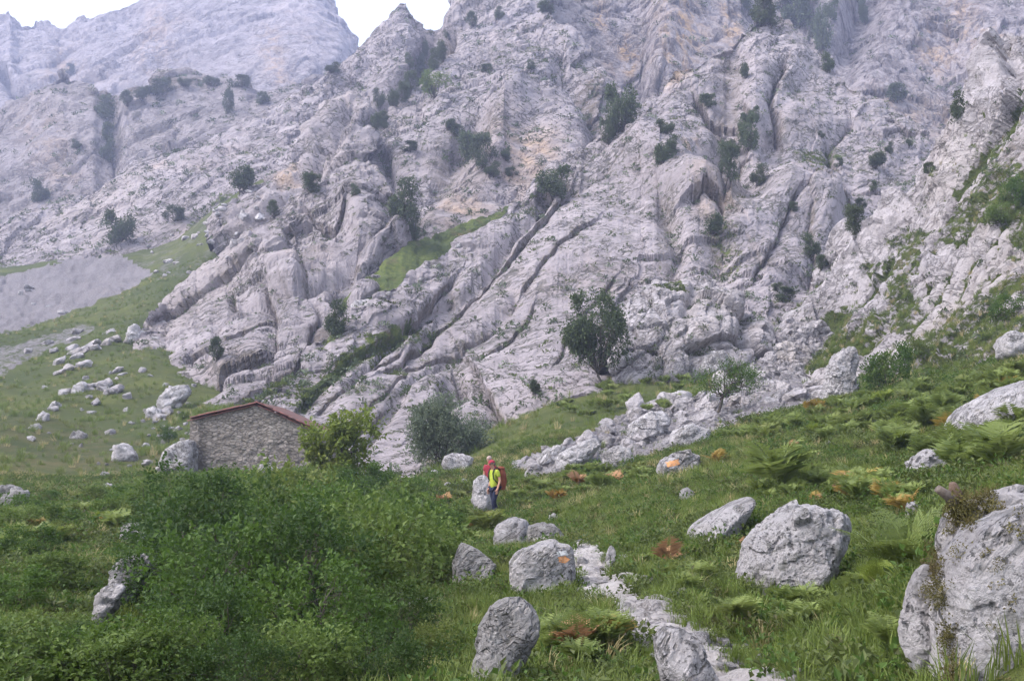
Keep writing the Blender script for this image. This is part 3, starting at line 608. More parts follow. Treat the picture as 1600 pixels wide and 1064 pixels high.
rock_layer('crag', 'D2', 'crag',
    [(955, 548, 88), (972, 490, 90), (985, 464, 91), (1020, 445, 93), (1060, 448, 94), (1110, 436, 96), (1150, 464, 95), (1170, 496, 94), (1195, 540, 92)],
    [(955, 585, 84), (990, 590, 83), (1080, 578, 84), (1150, 572, 86), (1195, 560, 89)], 0.85, amp=0.75, faceted=True, valley=.5, autograss=0.4, seed=370, drop=12, step=1.6, gam=1.6, strokes=[([(1160, 480), (1155, 540)], 7, 1.2), ([(1085, 460), (1070, 500)], 6, .8)], grass=[([(1030, 450), (1075, 445), (1070, 468), (1040, 468)], 1), ([(1095, 450), (1135, 455), (1120, 490), (1095, 480)], .7)])
# near right slope: ribs of rock and turf
rock_layer('hill', 'F', 'crag',
    [(1195, 535, 110), (1215, 518, 112), (1240, 498, 112), (1290, 468, 110), (1330, 420, 108), (1380, 365, 106), (1420, 318, 105), (1460, 268, 104), (1480, 232, 104), (1500, 195, 104), (1520, 150, 103), (1545, 108, 102), (1570, 72, 100), (1600, 50, 98), (1700, -10, 95)],
    [(1195, 560, 100), (1215, 545, 98), (1300, 580, 72), (1420, 605, 56), (1500, 595, 51), (1600, 580, 47), (1700, 565, 44)], 0.72, amp=0.85, rib=1.2, autograss=1.0, autosoil=0.3, flatlo=0.42, valley=1.35, faceted=True, seed=403, drop=22, step=1.7, x0=1196, edgepx=10, gline=[([(1300, 515), (1343, 480), (1392, 443), (1440, 405)], 9, .95), ([(1369, 435), (1425, 394), (1450, 375)], 8, .9), ([(1395, 386), (1420, 370)], 8, .8), ([(1420, 490), (1448, 450), (1486, 394), (1523, 349), (1561, 330), (1610, 300)], 12, 1), ([(1410, 520), (1440, 469), (1463, 443)], 9, .9), ([(1540, 330), (1600, 300)], 22, .9), ([(1555, 450), (1600, 425)], 14, 1), ([(1470, 510), (1530, 470), (1600, 460)], 16, .9), ([(1330, 545), (1380, 520)], 10, .8), ([(1490, 290), (1530, 250)], 8, .7), ([(1380, 600), (1480, 560), (1600, 530)], 22, 1)],
    grass=[([(1310, 500), (1350, 470), (1400, 440), (1390, 460), (1340, 500)], 1), ([(1500, 350), (1560, 300), (1600, 290), (1640, 330), (1600, 380), (1550, 360), (1500, 400), (1470, 410)], .95), ([(1560, 440), (1600, 410), (1640, 470), (1580, 480)], 1), ([(1400, 560), (1460, 500), (1560, 500), (1640, 500), (1640, 600), (1400, 610)], .9), ([(1400, 430), (1430, 390), (1450, 400), (1420, 450), (1400, 520)], .6), ([(1520, 230), (1560, 200), (1570, 240), (1530, 260)], .7)],
    soil=[([(1560, 270), (1600, 250)], 20, .7)])
# ------------------------------------------------------------------ plant builders
M['leaf_bush'] = leaf_mat('bush_leaf', (0.027, 0.055, 0.012), (0.064, 0.113, 0.019), patch=0.7, pc=(0.092, 0.131, 0.022))
M['leaf_dark'] = leaf_mat('dark_bush_leaf', (0.016, 0.036, 0.010), (0.041, 0.076, 0.015), patch=0.8, pc=(0.061, 0.090, 0.015))
M['leaf_light'] = leaf_mat('light_leaf', (0.058, 0.098, 0.022), (0.103, 0.148, 0.033), patch=0.6, pc=(0.138, 0.151, 0.038))
M['leaf_bright'] = leaf_mat('bright_leaf', (0.085, 0.125, 0.024), (0.165, 0.205, 0.040), patch=0.9, pc=(0.20, 0.20, 0.04))
M['leaf_grey'] = leaf_mat('grey_shrub_leaf', (0.090, 0.116, 0.075), (0.152, 0.186, 0.116), trans=0.2, patch=0.2, pc=(0.087, 0.109, 0.065))
M['leaf_far'] = leaf_mat('mountain_shrub_leaf', (0.038, 0.055, 0.028), (0.072, 0.096, 0.044), trans=0.2, patch=0.1, pc=(0.07, 0.085, 0.04))
M['bark'] = plain_mat('bark', (0.10, 0.085, 0.07), (0.045, 0.038, 0.032), 20, 0.9, 0.02)
M['fern'] = leaf_mat('fern_frond', (0.083, 0.121, 0.030), (0.157, 0.196, 0.053), trans=0.35, patch=0.5, pc=(0.134, 0.143, 0.040))
M['fern_bright'] = leaf_mat('young_fern_frond', (0.11, 0.16, 0.022), (0.17, 0.21, 0.035), trans=0.4, patch=0.5, pc=(0.20, 0.21, 0.04))
M['fern_rust'] = leaf_mat('withered_fern_frond', (0.17, 0.092, 0.048), (0.29, 0.165, 0.085), trans=0.2, patch=0.9, pc=(0.30, 0.17, 0.06))
M['fern_yellow'] = leaf_mat('yellowing_fern_frond', (0.19, 0.14, 0.035), (0.29, 0.21, 0.055), trans=0.3, patch=0.9, pc=(0.26, 0.12, 0.04))
M['blade'] = leaf_mat('grass_blade', (0.062, 0.099, 0.021), (0.126, 0.164, 0.035), trans=0.3, patch=0.35, pc=(0.166, 0.160, 0.057))
M['blade_dry'] = leaf_mat('dry_grass_blade', (0.22, 0.185, 0.085), (0.36, 0.30, 0.15), trans=0.25, patch=0.4, pc=(0.13, 0.13, 0.05))
M['herb'] = leaf_mat('herb_leaf', (0.035, 0.055, 0.015), (0.082, 0.105, 0.027), trans=0.3, patch=0.5, pc=(0.066, 0.052, 0.022))
M['moss'] = leaf_mat('moss_tuft', (0.060, 0.058, 0.018), (0.105, 0.092, 0.030), trans=0.2, patch=2.5, pc=(0.08, 0.055, 0.025))

def unit(v): return v / (np.linalg.norm(v, axis=-1, keepdims=True) + 1e-9)
def leaf_geo(c, a, n, L, W, fold=0.18):
    """folded leaves: c base, a direction, n face normal"""
    a = unit(a); b = unit(np.cross(n, a)); n = np.cross(a, b)
    L = np.broadcast_to(L, (len(c),))[:, None]; W = np.broadcast_to(W, (len(c),))[:, None]
    V = np.stack([c, c + a * L * 0.45 + b * W * 0.5 + n * W * fold, c + a * L - n * L * 0.12, c + a * L * 0.45 - b * W * 0.5 + n * W * fold], 1)
    i = np.arange(len(c))[:, None] * 4
    return V.reshape(-1, 3), np.concatenate([i + [[0, 1, 2]], i + [[0, 2, 3]]]).astype(int)
def bush_proto(name, mat, g, w=1.0, h=1.0, lobes=9, twigs=420, per=7, leaf=0.035, trunk=0.0, lobe_r=0.30, lean=0.0, flat=1.0, stems=5, twig_len=0.45, wr=0.015, open_=0.0):
    """crown mesh and wood mesh, base at the origin, height h, width w"""
    LC = []
    while len(LC) < lobes:
        v = g.uniform(-1, 1, 3)
        if 0.2 < np.linalg.norm(v) < 1 and v[2] > -0.75: LC.append(v)
    LC = np.array(LC); zc = trunk + (h - trunk) * 0.5; hz = (h - trunk) * 0.5
    LC = LC * np.array([w / 2, w / 2, hz]) * 0.72 + np.array([lean, 0, zc])
    LR = lobe_r * w * g.uniform(0.65, 1.15, lobes)
    # an even spread of lobes also round the axis
    li = g.integers(0, lobes, twigs); dv = unit(g.normal(0, 1, (twigs, 3)) + np.array([0, 0, 0.25]))
    out = unit(LC[li] - np.array([lean, 0, zc])) * 0.5
    dv = unit(dv + out)
    st = LC[li] + dv * LR[li][:, None] * g.uniform(0.25 + open_, 0.8, twigs)[:, None] * np.array([1, 1, flat])
    td = unit(dv + g.normal(0, 0.45, (twigs, 3)) + np.array([0, 0, 0.15]))
    tl = LR[li] * twig_len * g.uniform(0.6, 1.3, twigs)
    t = (np.arange(per) + 0.5) / per
    c = (st[:, None] + td[:, None] * (tl[:, None] * t[None])[..., None]); c[..., 2] -= 0.12 * (tl[:, None] * t[None] ** 2)
    c = c.reshape(-1, 3) + g.normal(0, leaf * 0.35, (twigs * per, 3))
    a = np.repeat(td, per, 0) * 0.6 + g.normal(0, 0.65, (len(c), 3)); n = g.normal(0, 0.55, (len(c), 3)) + np.array([0, 0, 0.9])
    k = c[:, 2] > 0.01 * h
    c, a, n = c[k], a[k], n[k]
    L = leaf * g.uniform(0.6, 1.3, len(c))
    V, T = leaf_geo(c, a, n, L, L * 0.62)
    crown = mesh_np(name + '_crown', V, T, False); crown.materials.append(mat)
    B = Bag()
    def limb(p0, p1, r0, r1, wob):
        q = np.linspace(0, 1, 6)[:, None]; pts = p0 * (1 - q) + p1 * q + g.normal(0, wob, (6, 3)) * np.sin(q * math.pi)
        B.add(*tube(pts, np.linspace(r0, r1, 6), 5))
        return pts
    top = np.array([lean * 0.7, 0, max(trunk, 0.08 * h)])
    if trunk > 0: limb(np.array([0, 0, -0.06 * h]), top, wr * 2.6 * h, wr * 1.8 * h, 0.03 * h)
    for i in range(lobes):
        s0 = top if trunk > 0 else np.array([*g.normal(0, 0.05 * w, 2), -0.05 * h])
        pts = limb(s0, LC[i], wr * h * 1.1, wr * h * 0.35, 0.04 * w)
        for _ in range(3):
            j = g.integers(2, 5); limb(pts[j], LC[i] + g.normal(0, 0.7, 3) * LR[i], wr * h * 0.35, wr * h * 0.1, 0.02 * w)
    for _ in range(10 if trunk == 0 else 0):          # bare twig ends that stick out of the leaves
        v = unit(g.normal(0, 1, 3) + np.array([0, 0, .7])); i = g.integers(0, lobes)
        limb(LC[i], LC[i] + v * LR[i] * g.uniform(1.1, 1.6), wr * h * 0.3, wr * h * 0.08, 0.02 * w)
    wood = B.mesh(name + '_wood'); wood.materials.append(M['bark'])
    return crown, wood
PROTO = {}
def protos():
    for i in range(4):
        PROTO['near', i] = bush_proto('bush', M[('leaf_bush', 'leaf_dark', 'leaf_light', 'leaf_dark')[i]], np.random.default_rng(20 + i), 1.6, 1.0, (11, 14, 9, 12)[i], (520, 640, 420, 560)[i], 8, (0.056, 0.046, 0.064, 0.050)[i], lobe_r=(0.19, 0.17, 0.21, 0.18)[i], twig_len=0.8, wr=0.012, open_=0.15)
    for i in range(4):
        PROTO['low', i] = bush_proto('shrub', M['leaf_light' if i % 2 else 'leaf_bush'], np.random.default_rng(30 + i), 1.7, 1.0, 9, 360, 7, 0.075, lobe_r=0.20, wr=0.010, open_=0.15, twig_len=.7)
    for i in range(5):
        PROTO['far', i] = bush_proto('mountain_shrub', M['leaf_far'], np.random.default_rng(40 + i), 1.0, 1.0, 11, 520, 6, 0.062, lobe_r=0.25, wr=0.012, open_=0.0)
    PROTO['tree', 0] = bush_proto('tree', M['leaf_far'], np.random.default_rng(50), 0.76, 1.0, 17, 1700, 7, 0.030, trunk=0.12, lobe_r=0.24, wr=0.007, lean=-0.04)
    PROTO['willow', 0] = bush_proto('willow', M['leaf_grey'], np.random.default_rng(51), 1.15, 1.0, 18, 2400, 8, 0.034, lobe_r=0.24, wr=0.010, twig_len=0.7)
    PROTO['house', 0] = bush_proto('green_tree', M['leaf_bright'], np.random.default_rng(52), 0.85, 1.0, 12, 620, 8, 0.050, trunk=0.15, lobe_r=0.25, wr=0.011)
    PROTO['thorn', 0] = bush_proto('thorn', M['leaf_bush'], np.random.default_rng(53), 1.45, 1.0, 13, 640, 7, 0.030, trunk=0.42, lobe_r=0.20, flat=0.45, lean=0.20, wr=0.013, twig_len=0.7)
    PROTO['green', 0] = bush_proto('bright_shrub', M['leaf_light'], np.random.default_rng(54), 1.0, 1.0, 12, 500, 6, 0.05, trunk=0.1, lobe_r=0.25)
protos()
def plant(kind, i, loc, h, label, name='bush', cat='bush', group=None, wscale=1.0, rz=None, tilt=(0, 0)):
    crown, wood = PROTO[kind, i]
    o = bpy.data.objects.new(name, None); C.objects.link(o); o.empty_display_size = 0.3
    o.location = loc; o.scale = (h * wscale, h * wscale, h); o.rotation_euler = (tilt[0], tilt[1], random.uniform(0, 6.28) if rz is None else rz)
    tag(o, label, cat, group)
    link('crown', crown, parent=o); link('stem' if kind in ('near', 'low', 'far', 'willow') else 'trunk', wood, parent=o)
    return o

# ------------------------------------------------------------------ ferns
def frond_geo(g, L=1.0, pairs=15, teeth=7, arch=0.5, width=0.42, stalk=0.22, pw=0.13):
    """bracken frond in the xz plane growing along +x, blade across y"""
    t = np.linspace(0, 1, 12); ang = R(82) - arch * t * 1.9
    dx = np.cumsum(np.cos(ang)) / 12 * L; dz = np.cumsum(np.sin(ang)) / 12 * L
    pos = lambda q: np.stack([np.interp(q, t, dx), 0 * q, np.interp(q, t, dz)], -1)
    an = lambda q: np.interp(q, t, ang)
    B = Bag(); B.add(*tube(pos(np.linspace(0, 1, 7)), np.linspace(0.008, 0.002, 7) * L, 4, False)[:2])
    q = stalk + (1 - stalk) * (np.arange(pairs) + 0.3) / pairs
    for j, qq in enumerate(q):
        u = (qq - stalk) / (1 - stalk); ln = L * width * (1 - u) ** 0.85 * (0.55 + 0.9 * min(1, u * 6)) * g.uniform(0.85, 1.1)
        if ln < 0.02 * L: continue
        p0 = pos(np.array([qq]))[0]; aa = an(np.array([qq]))[0]
        fwd = np.array([math.cos(aa), 0, math.sin(aa)]); up = np.array([-math.sin(aa), 0, math.cos(aa)])
        for s in (-1, 1):
            ax = unit(np.array([0, s, 0]) * 0.9 + fwd * 0.42 + up * g.uniform(-0.15, 0.12)); cr = unit(np.cross(up, ax)) * s
            droop = g.uniform(0.05, 0.2)
            if teeth <= 1:
                a, b, c_, d = p0, p0 + ax * ln * .4 + cr * ln * pw - up * droop * ln * .2, p0 + ax * ln - up * droop * ln, p0 + ax * ln * .4 - cr * ln * pw - up * droop * ln * .2
                B.add(np.array([a, b, c_, d]), [(0, 1, 2, 3)])
            else:
                tt = (np.arange(teeth) + 0.4) / teeth
                for sd in (-1, 1):
                    l2 = ln * 0.24 * (1 - tt) ** 0.8 + 0.006 * L
                    c0 = p0 + ax * (ln * tt)[:, None] - up * (droop * ln * tt ** 2)[:, None]
                    tip = c0 + (cr * sd * 0.92 + ax * 0.45) * l2[:, None] - up * (0.15 * l2)[:, None]
                    wv = ax * (ln / teeth * 0.42)
                    mid = (c0 + tip) / 2
                    V = np.stack([c0 - wv * .5, mid - wv, tip, mid + wv], 1)
                    i = np.arange(teeth)[:, None] * 4
                    B.add(V.reshape(-1, 3), i + [[0, 1, 2, 3]])
    return B
def fern_protos():
    g = np.random.default_rng(77)
    for i in range(3): 
        m = frond_geo(g, 1.0, 15, 7, g.uniform(0.35, 0.7)).mesh('frond', False)
        PROTO['frond', i] = m
        PROTO['frond_far', i] = frond_geo(g, 1.0, 15, 1, g.uniform(0.4, 0.75), 0.40, .2, .11).mesh('frond', False)
    # whole small ferns, all fronds in one mesh
    for i in range(4):
        B = Bag(); nf = 6 + i % 3
        for k in range(nf):
            b = frond_geo(g, g.uniform(0.75, 1.05), 11, 1, g.uniform(0.3, 0.75), 0.46)
            V = np.concatenate(b.V); az = 2 * math.pi * k / nf + g.uniform(-.4, .4); ca, sa = math.cos(az), math.sin(az)
            V = V @ np.array([[ca, sa, 0], [-sa, ca, 0], [0, 0, 1]]) + np.array([g.normal(0, .05), g.normal(0, .05), 0])
            B.add(V, np.concatenate(b.q))
        PROTO['fern', i] = B
    for mk in ('fern', 'fern_rust', 'fern_yellow', 'fern_bright'):
        for i in range(4):
            me = PROTO['fern', i].mesh('fern', False); me.materials.append(M[mk]); PROTO[mk, 'whole', i] = me
        for i in range(3):
            for fk in ('frond', 'frond_far'):
                me = PROTO[fk, i].copy(); me.materials.append(M[mk]); PROTO[mk, fk, i] = me
fern_protos()
def big_fern(loc, size, mat, label, nf=7, group=None, spread=(0, 2 * math.pi)):
    o = bpy.data.objects.new('fern', None); C.objects.link(o); o.location = loc; o.empty_display_size = .2
    tag(o, label, 'fern', group)
    for k in range(nf):
        az = spread[0] + (spread[1] - spread[0]) * (k + random.uniform(-.3, .3)) / nf
        mk = mat if mat in ('fern', 'fern_bright') else random.choice([mat, mat, mat, 'fern_yellow', 'fern'])
        f = link('frond', PROTO[mk, 'frond' if loc[1] < 17 else 'frond_far', k % 3], parent=o, loc=(random.uniform(-.05, .05) * size, random.uniform(-.05, .05) * size, -0.02), rot=(random.uniform(-.15, .15), random.uniform(-.35, .35), az), scale=size * random.uniform(.55, 1.1))
    return o
def small_fern(loc, size, mat, label, group=None):
    o = link('fern', PROTO[mat, 'whole', random.randrange(4)], loc=loc, rot=(random.uniform(-.15, .15), random.uniform(-.15, .15), random.uniform(0, 6.28)), scale=size)
    tag(o, label, 'fern', group); return o

# ------------------------------------------------------------------ scattering with geometry nodes (grass, herbs, scrub)
def tuft_proto(name, g, mat, n=34, h=0.32, spread=0.13, lean=0.5, w=0.006):
    th = g.uniform(0, 6.28, n); r = spread * np.sqrt(g.uniform(0, 1, n)); b = np.stack([r * np.cos(th), r * np.sin(th), 0 * r - 0.02], -1)
    az = th + g.normal(0, 0.7, n); L = h * g.uniform(0.5, 1.15, n); bend = lean * g.uniform(0.3, 1.3, n)
    d = np.stack([np.cos(az), np.sin(az), 0 * az], -1); s = np.stack([-np.sin(az), np.cos(az), 0 * az], -1)
    z = np.array([0, 0, 1.0])
    p1 = b + z * (L * 0.55)[:, None] + d * (L * bend * 0.22)[:, None]; p2 = b + z * (L * (1 - 0.25 * bend))[:, None] + d * (L * bend * 0.75)[:, None]
    V = np.stack([b - s * w, b + s * w, p1 + s * w * .8, p1 - s * w * .8, p2], 1); i = np.arange(n)[:, None] * 5
    me = mesh_np(name, V.reshape(-1, 3), [i + [[0, 1, 2, 3]], i + [[3, 2, 4]]], False); me.materials.append(mat)
    return bpy.data.objects.new(name, me)
def clump_proto(name, g, mat, n=60, r=0.2, leaf=0.05, h=0.18):
    v = unit(g.normal(0, 1, (n, 3))); v[:, 2] = np.abs(v[:, 2]); c = v * r * g.uniform(0.4, 1, n)[:, None] * np.array([1, 1, h / r])
    V, T = leaf_geo(c, v * .5 + g.normal(0, .6, (n, 3)), g.normal(0, .5, (n, 3)) + np.array([0, 0, 1]), leaf * g.uniform(.6, 1.3, n), leaf * .6 * g.uniform(.6, 1.3, n))
    me = mesh_np(name, V, T, False); me.materials.append(mat); return bpy.data.objects.new(name, me)
def scatter(name, pts, scl, rot, idx, protos, label, cat):
    n = len(pts); me = bpy.data.meshes.new(name); me.vertices.add(n); me.vertices.foreach_set('co', np.asarray(pts, np.float32).ravel())
    me.attributes.new('siz', 'FLOAT', 'POINT').data.foreach_set('value', np.asarray(scl, np.float32))
    me.attributes.new('pick', 'INT', 'POINT').data.foreach_set('value', np.asarray(idx, np.int32))
    me.attributes.new('rot', 'FLOAT_VECTOR', 'POINT').data.foreach_set('vector', np.asarray(rot, np.float32).ravel())
    o = link(name, me)
    ng = bpy.data.node_groups.new(name, 'GeometryNodeTree')
    ng.interface.new_socket('Geometry', in_out='INPUT', socket_type='NodeSocketGeometry'); ng.interface.new_socket('Geometry', in_out='OUTPUT', socket_type='NodeSocketGeometry')
    gi = ng.nodes.new('NodeGroupInput'); go = ng.nodes.new('NodeGroupOutput')
    ip = ng.nodes.new('GeometryNodeInstanceOnPoints'); gt = ng.nodes.new('GeometryNodeGeometryToInstance')
    # the last link made to a multi-input comes first, so link backwards
    for p in reversed(protos):
        oi = ng.nodes.new('GeometryNodeObjectInfo'); oi.inputs['Object'].default_value = p; ng.links.new(oi.outputs['Geometry'], gt.inputs[0])
    def attr(nm, tp):
        a = ng.nodes.new('GeometryNodeInputNamedAttribute'); a.data_type = tp; a.inputs['Name'].default_value = nm; return a.outputs[0]
    ng.links.new(gi.outputs[0], ip.inputs['Points']); ng.links.new(gt.outputs[0], ip.inputs['Instance'])
    ip.inputs['Pick Instance'].default_value = True
    ng.links.new(attr('pick', 'INT'), ip.inputs['Instance Index']); ng.links.new(attr('siz', 'FLOAT'), ip.inputs['Scale'])
    er = ng.nodes.new('FunctionNodeEulerToRotation'); ng.links.new(attr('rot', 'FLOAT_VECTOR'), er.inputs[0]); ng.links.new(er.outputs[0], ip.inputs['Rotation'])
    ng.links.new(ip.outputs[0], go.inputs[0])
    md = o.modifiers.new('scatter', 'NODES'); md.node_group = ng
    tag(o, label, cat, kind='stuff'); return o
print('plants', round(time.time() - T0, 1))
# ------------------------------------------------------------------ boulders and stones
import bmesh
def ico(sub):
    bm = bmesh.new(); bmesh.ops.create_icosphere(bm, subdivisions=sub, radius=1.0)
    V = np.array([v.co[:] for v in bm.verts]); Fc = np.array([[v.index for v in f.verts] for f in bm.faces]); bm.free()
    return unit(V), Fc
ICO = {s: ico(s) for s in (3, 4, 5, 6)}
def poly_rock(planes, sub, p=16):
    """a stone bounded by planes (normal, distance), edges a little worn"""
    D, Fc = ICO[sub]
    N = unit(np.array([a for a, b in planes], float)); H = np.array([b for a, b in planes], float)
    q = np.maximum(0, D @ N.T) / H[None]
    m = q.max(1, keepdims=True); r = 1 / (m[:, 0] * ((q / m) ** p).sum(1) ** (1 / p))
    return D * r[:, None], Fc
def relief(V, size, seed, rough=1.0, strata=False):
    D = unit(V); P = V + seed * 3.7
    if strata: P = (P @ BED.T) / np.array([3.0, 1.2, 0.55])
    s = size
    h = 0.06 * fbm(P / (s * .6), 4, seed) + 0.085 * facet(P / (s * .42), seed + 1, 1.2, 0.12, 0.04) + 0.035 * facet(P / (s * .17), seed + 2, 1.2, 0.35, 0.08) + 0.028 * fbm(P / (s * 0.08), 5, seed + 3, .6)
    return V + D * (h * s * rough)[:, None]
def rand_planes(g, n=13, e=(1, 1, 1)):
    d = unit(g.normal(0, 1, (n, 3))); e = np.array(e)
    return [(v, 0.5 * np.linalg.norm(v * e) * g.uniform(0.72, 1.0)) for v in d] + [((1, 0, 0.1), .55 * e[0]), ((-1, 0, 0.1), .55 * e[0]), ((0, 1, 0), .55 * e[1]), ((0, -1, 0.2), .55 * e[1]), ((0, 0, 1), .5 * e[2]), ((0, 0, -1), .5 * e[2])]
STONES = []
for i in range(10):
    g = np.random.default_rng(300 + i); e = [(1, .8, .7), (1.1, .8, .5), (.8, .8, .9), (1.3, .8, .55), (1, .9, .6)][i % 5]
    V, Fc = poly_rock(rand_planes(g, 10, e), 3, 40); V = relief(V, 0.8, 400 + i, 0.5)
    me = mesh_np('stone', V, Fc, False); STONES.append(me)
STONES_LIGHT = []
for m_ in STONES:
    m_.materials.append(M['rock']); c_ = m_.copy(); c_.materials.clear(); c_.materials.append(M['boulder']); STONES_LIGHT.append(c_)
def stone(loc, size, label, cat='rock', name='stone', group=None, tilt=0.3, light=False, flat=1.0, rz=None):
    me = random.choice(STONES_LIGHT if light else STONES)
    o = link(name, me, loc=loc, rot=(random.uniform(-tilt, tilt), random.uniform(-tilt, tilt), random.uniform(0, 6.28) if rz is None else rz), scale=(size, size, size * flat))
    tag(o, label, cat, group); return o
def hero(poly, label, d=None, thick=0.8, mat='boulder', sub=5, seed=1, rough=1.0, front=(0.1, 0.3), foot=None, p=28, strata=False, name='boulder', extra=(), sink=0.18, cat='boulder', chamfer=0.86, aniso=None):
    """a boulder from the convex outline it shows, given its own distance, size and thickness"""
    poly = np.array(poly, float); cx = (poly[:, 0].min() + poly[:, 0].max()) / 2
    if d is None:
        gp = groundpix(*(foot or (cx, poly[:, 1].max() - 3))); d = gp.y
    W = unproj(poly[:, 0], poly[:, 1], np.full(len(poly), d))[:, [0, 2]]
    zmin, zmax = W[:, 1].min(), W[:, 1].max()
    low = W[:, 1] < zmin + 0.3 * (zmax - zmin); W[low, 1] -= sink * (zmax - zmin)
    c = W.mean(0)
    ar = np.sum(W[:, 0] * np.roll(W[:, 1], -1) - np.roll(W[:, 0], -1) * W[:, 1])
    if ar < 0: W = W[::-1]
    wd = W[:, 0].max() - W[:, 0].min(); ht = W[:, 1].max() - W[:, 1].min(); T = thick * min(wd, ht * 1.4)
    planes = [((front[0], -1, front[1]), T * .5), ((-.1, 1, .1), T * .5)]
    for i in range(len(W)):
        e = W[(i + 1) % len(W)] - W[i]; n = np.array([e[1], -e[0]]); ln = np.linalg.norm(n)
        if ln < 1e-6: continue
        n /= ln; h = max(0.05, float(n @ (W[i] - c)))
        planes.append(((n[0], 0.0, n[1]), h))
        planes.append(((n[0] * .75, -.66, n[1] * .75), (.75 * h + .33 * T) * chamfer)); planes.append(((n[0] * .75, .66, n[1] * .75), (.75 * h + .33 * T) * .88))
    planes += list(extra)
    g_ = np.random.default_rng(seed); V0, _ = poly_rock(planes, 3, 30); D0 = unit(V0); rr = np.linalg.norm(V0, axis=1)
    for i in g_.choice(len(V0), 16, replace=False):          # knocked-off corners
        n_ = unit(D0[i] + g_.normal(0, .25, 3)); planes.append((n_, float((V0 @ n_).max()) * g_.uniform(.86, .97)))
    V, Fc = poly_rock(planes, sub, p); V = relief(V, (wd * ht) ** .5, seed, rough, strata)
    me = mesh_np(name, V, Fc, sub < 5); me.materials.append(M[mat])
    o = link(name, me, loc=(c[0], d + T * .25, c[1])); tag(o, label, cat); o['d'] = d
    return o
H = {}
H['mark'] = hero([(796, 880), (806, 866), (830, 850), (862, 842), (885, 848), (899, 862), (902, 890), (899, 915), (880, 930), (850, 937), (818, 934), (798, 915)], 'rounded grey boulder with an orange and white paint mark beside the path', thick=0.9, seed=11, rough=0.55, front=(0.05, 0.12))
hero([(704, 905), (712, 850), (722, 845), (740, 856), (768, 868), (774, 885), (765, 920), (705, 925)], 'upright pointed grey slab among bushes beside the marked boulder', thick=0.5, mat='boulder_dark', seed=12, rough=0.6, foot=(735, 915))
hero([(768, 838), (776, 820), (800, 809), (822, 814), (830, 828), (828, 858), (770, 862)], 'low rounded boulder with a mossy side just above the marked boulder', thick=0.9, seed=13, sub=4, rough=0.6)
hero([(822, 850), (826, 822), (850, 816), (874, 826), (889, 845), (885, 858), (825, 860)], 'dark wedge shaped rock behind the marked boulder', thick=0.8, mat='boulder_dark', seed=14, sub=4, rough=0.7)
hero([(722, 1075), (745, 1005), (768, 950), (790, 932), (815, 935), (842, 970), (846, 985), (838, 1000), (820, 1090), (722, 1090)], 'tall leaning dark grey boulder at the bottom edge left of the path', d=9.0, thick=0.7, mat='boulder_dark', seed=15, rough=0.5, sub=5)
hero([(1018, 990), (1040, 980), (1070, 985), (1098, 1010), (1125, 1062), (1120, 1100), (1050, 1100), (1030, 1040)], 'pitted white slab lying on the path at the bottom edge', d=8.2, thick=0.9, seed=16, rough=0.45, front=(-.2, .8))
hero([(1066, 847), (1085, 825), (1130, 795), (1180, 772), (1186, 778), (1170, 806), (1140, 832), (1100, 848)], 'smooth sloping white slab in the grass uphill of the path', thick=0.9, seed=17, rough=0.35, front=(0.1, 0.9), sink=.3)
hero([(1160, 905), (1172, 850), (1188, 828), (1230, 802), (1275, 786), (1315, 790), (1338, 808), (1347, 832), (1335, 855), (1300, 893), (1260, 918), (1215, 935), (1180, 925)], 'big white boulder with a cracked front in the middle of the grassy slope', thick=0.8, seed=18, rough=0.75, front=(0.05, 0.25), sub=6)
H['right'] = hero([(1472, 1075), (1478, 960), (1490, 885), (1520, 840), (1560, 812), (1620, 790), (1720, 790), (1740, 1120), (1480, 1120)], 'huge pale lichen covered boulder cut off by the right edge', d=6.4, thick=0.7, seed=19, rough=0.42, sub=6, front=(-.25, .3))
hero([(1412, 985), (1420, 930), (1440, 880), (1458, 862), (1480, 868), (1488, 900), (1474, 1040), (1450, 1045), (1425, 1025)], 'narrow white rock split from the huge right boulder by a grassy cleft', d=6.7, thick=0.7, seed=20, rough=0.6, sub=5)
hero([(1486, 860), (1492, 812), (1510, 786), (1545, 776), (1600, 764), (1640, 768), (1640, 860), (1500, 880)], 'knobbly white rock with brown moss on top of the huge right boulder', d=7.3, thick=0.8, seed=21, rough=1.0, sub=5)
hero([(1420, 738), (1424, 718), (1445, 704), (1480, 700), (1506, 712), (1508, 728), (1495, 742), (1440, 746)], 'jagged white rock half sunk in ferns on the right slope', thick=0.8, seed=22, rough=1.1, sub=5)
hero([(1494, 665), (1510, 645), (1550, 620), (1600, 597), (1660, 580), (1660, 640), (1590, 652), (1530, 680), (1505, 682)], 'long sloping pale slab among bracken at the right edge', thick=0.8, seed=23, rough=0.4, sub=5, front=(-.1, .7))
hero([(1416, 805), (1420, 786), (1436, 780), (1448, 790), (1446, 806), (1430, 812)], 'small white stone behind the tall green fern', seed=24, sub=4, thick=.8)
hero([(690, 730), (694, 712), (712, 708), (738, 716), (734, 732), (712, 740)], 'white block rock just left of the hikers', seed=25, sub=4, thick=.8)
hero([(735, 772), (740, 752), (752, 738), (766, 745), (768, 775)], 'pale leaning rock close behind the hikers', d=40.4, sink=.9, seed=26, sub=4, thick=.6)
hero([(186, 838), (192, 820), (210, 815), (228, 822), (226, 838)], 'single pale stone showing in the bushes above the white rocks', d=23.0, sink=1.2, seed=27, sub=4, thick=.8)
hero([(166, 910), (168, 888), (185, 874), (215, 866), (236, 874), (230, 895), (190, 914)], 'large white rock showing through the bushes at left', d=15.0, sink=1.1, seed=28, sub=5, thick=.7, rough=.9)
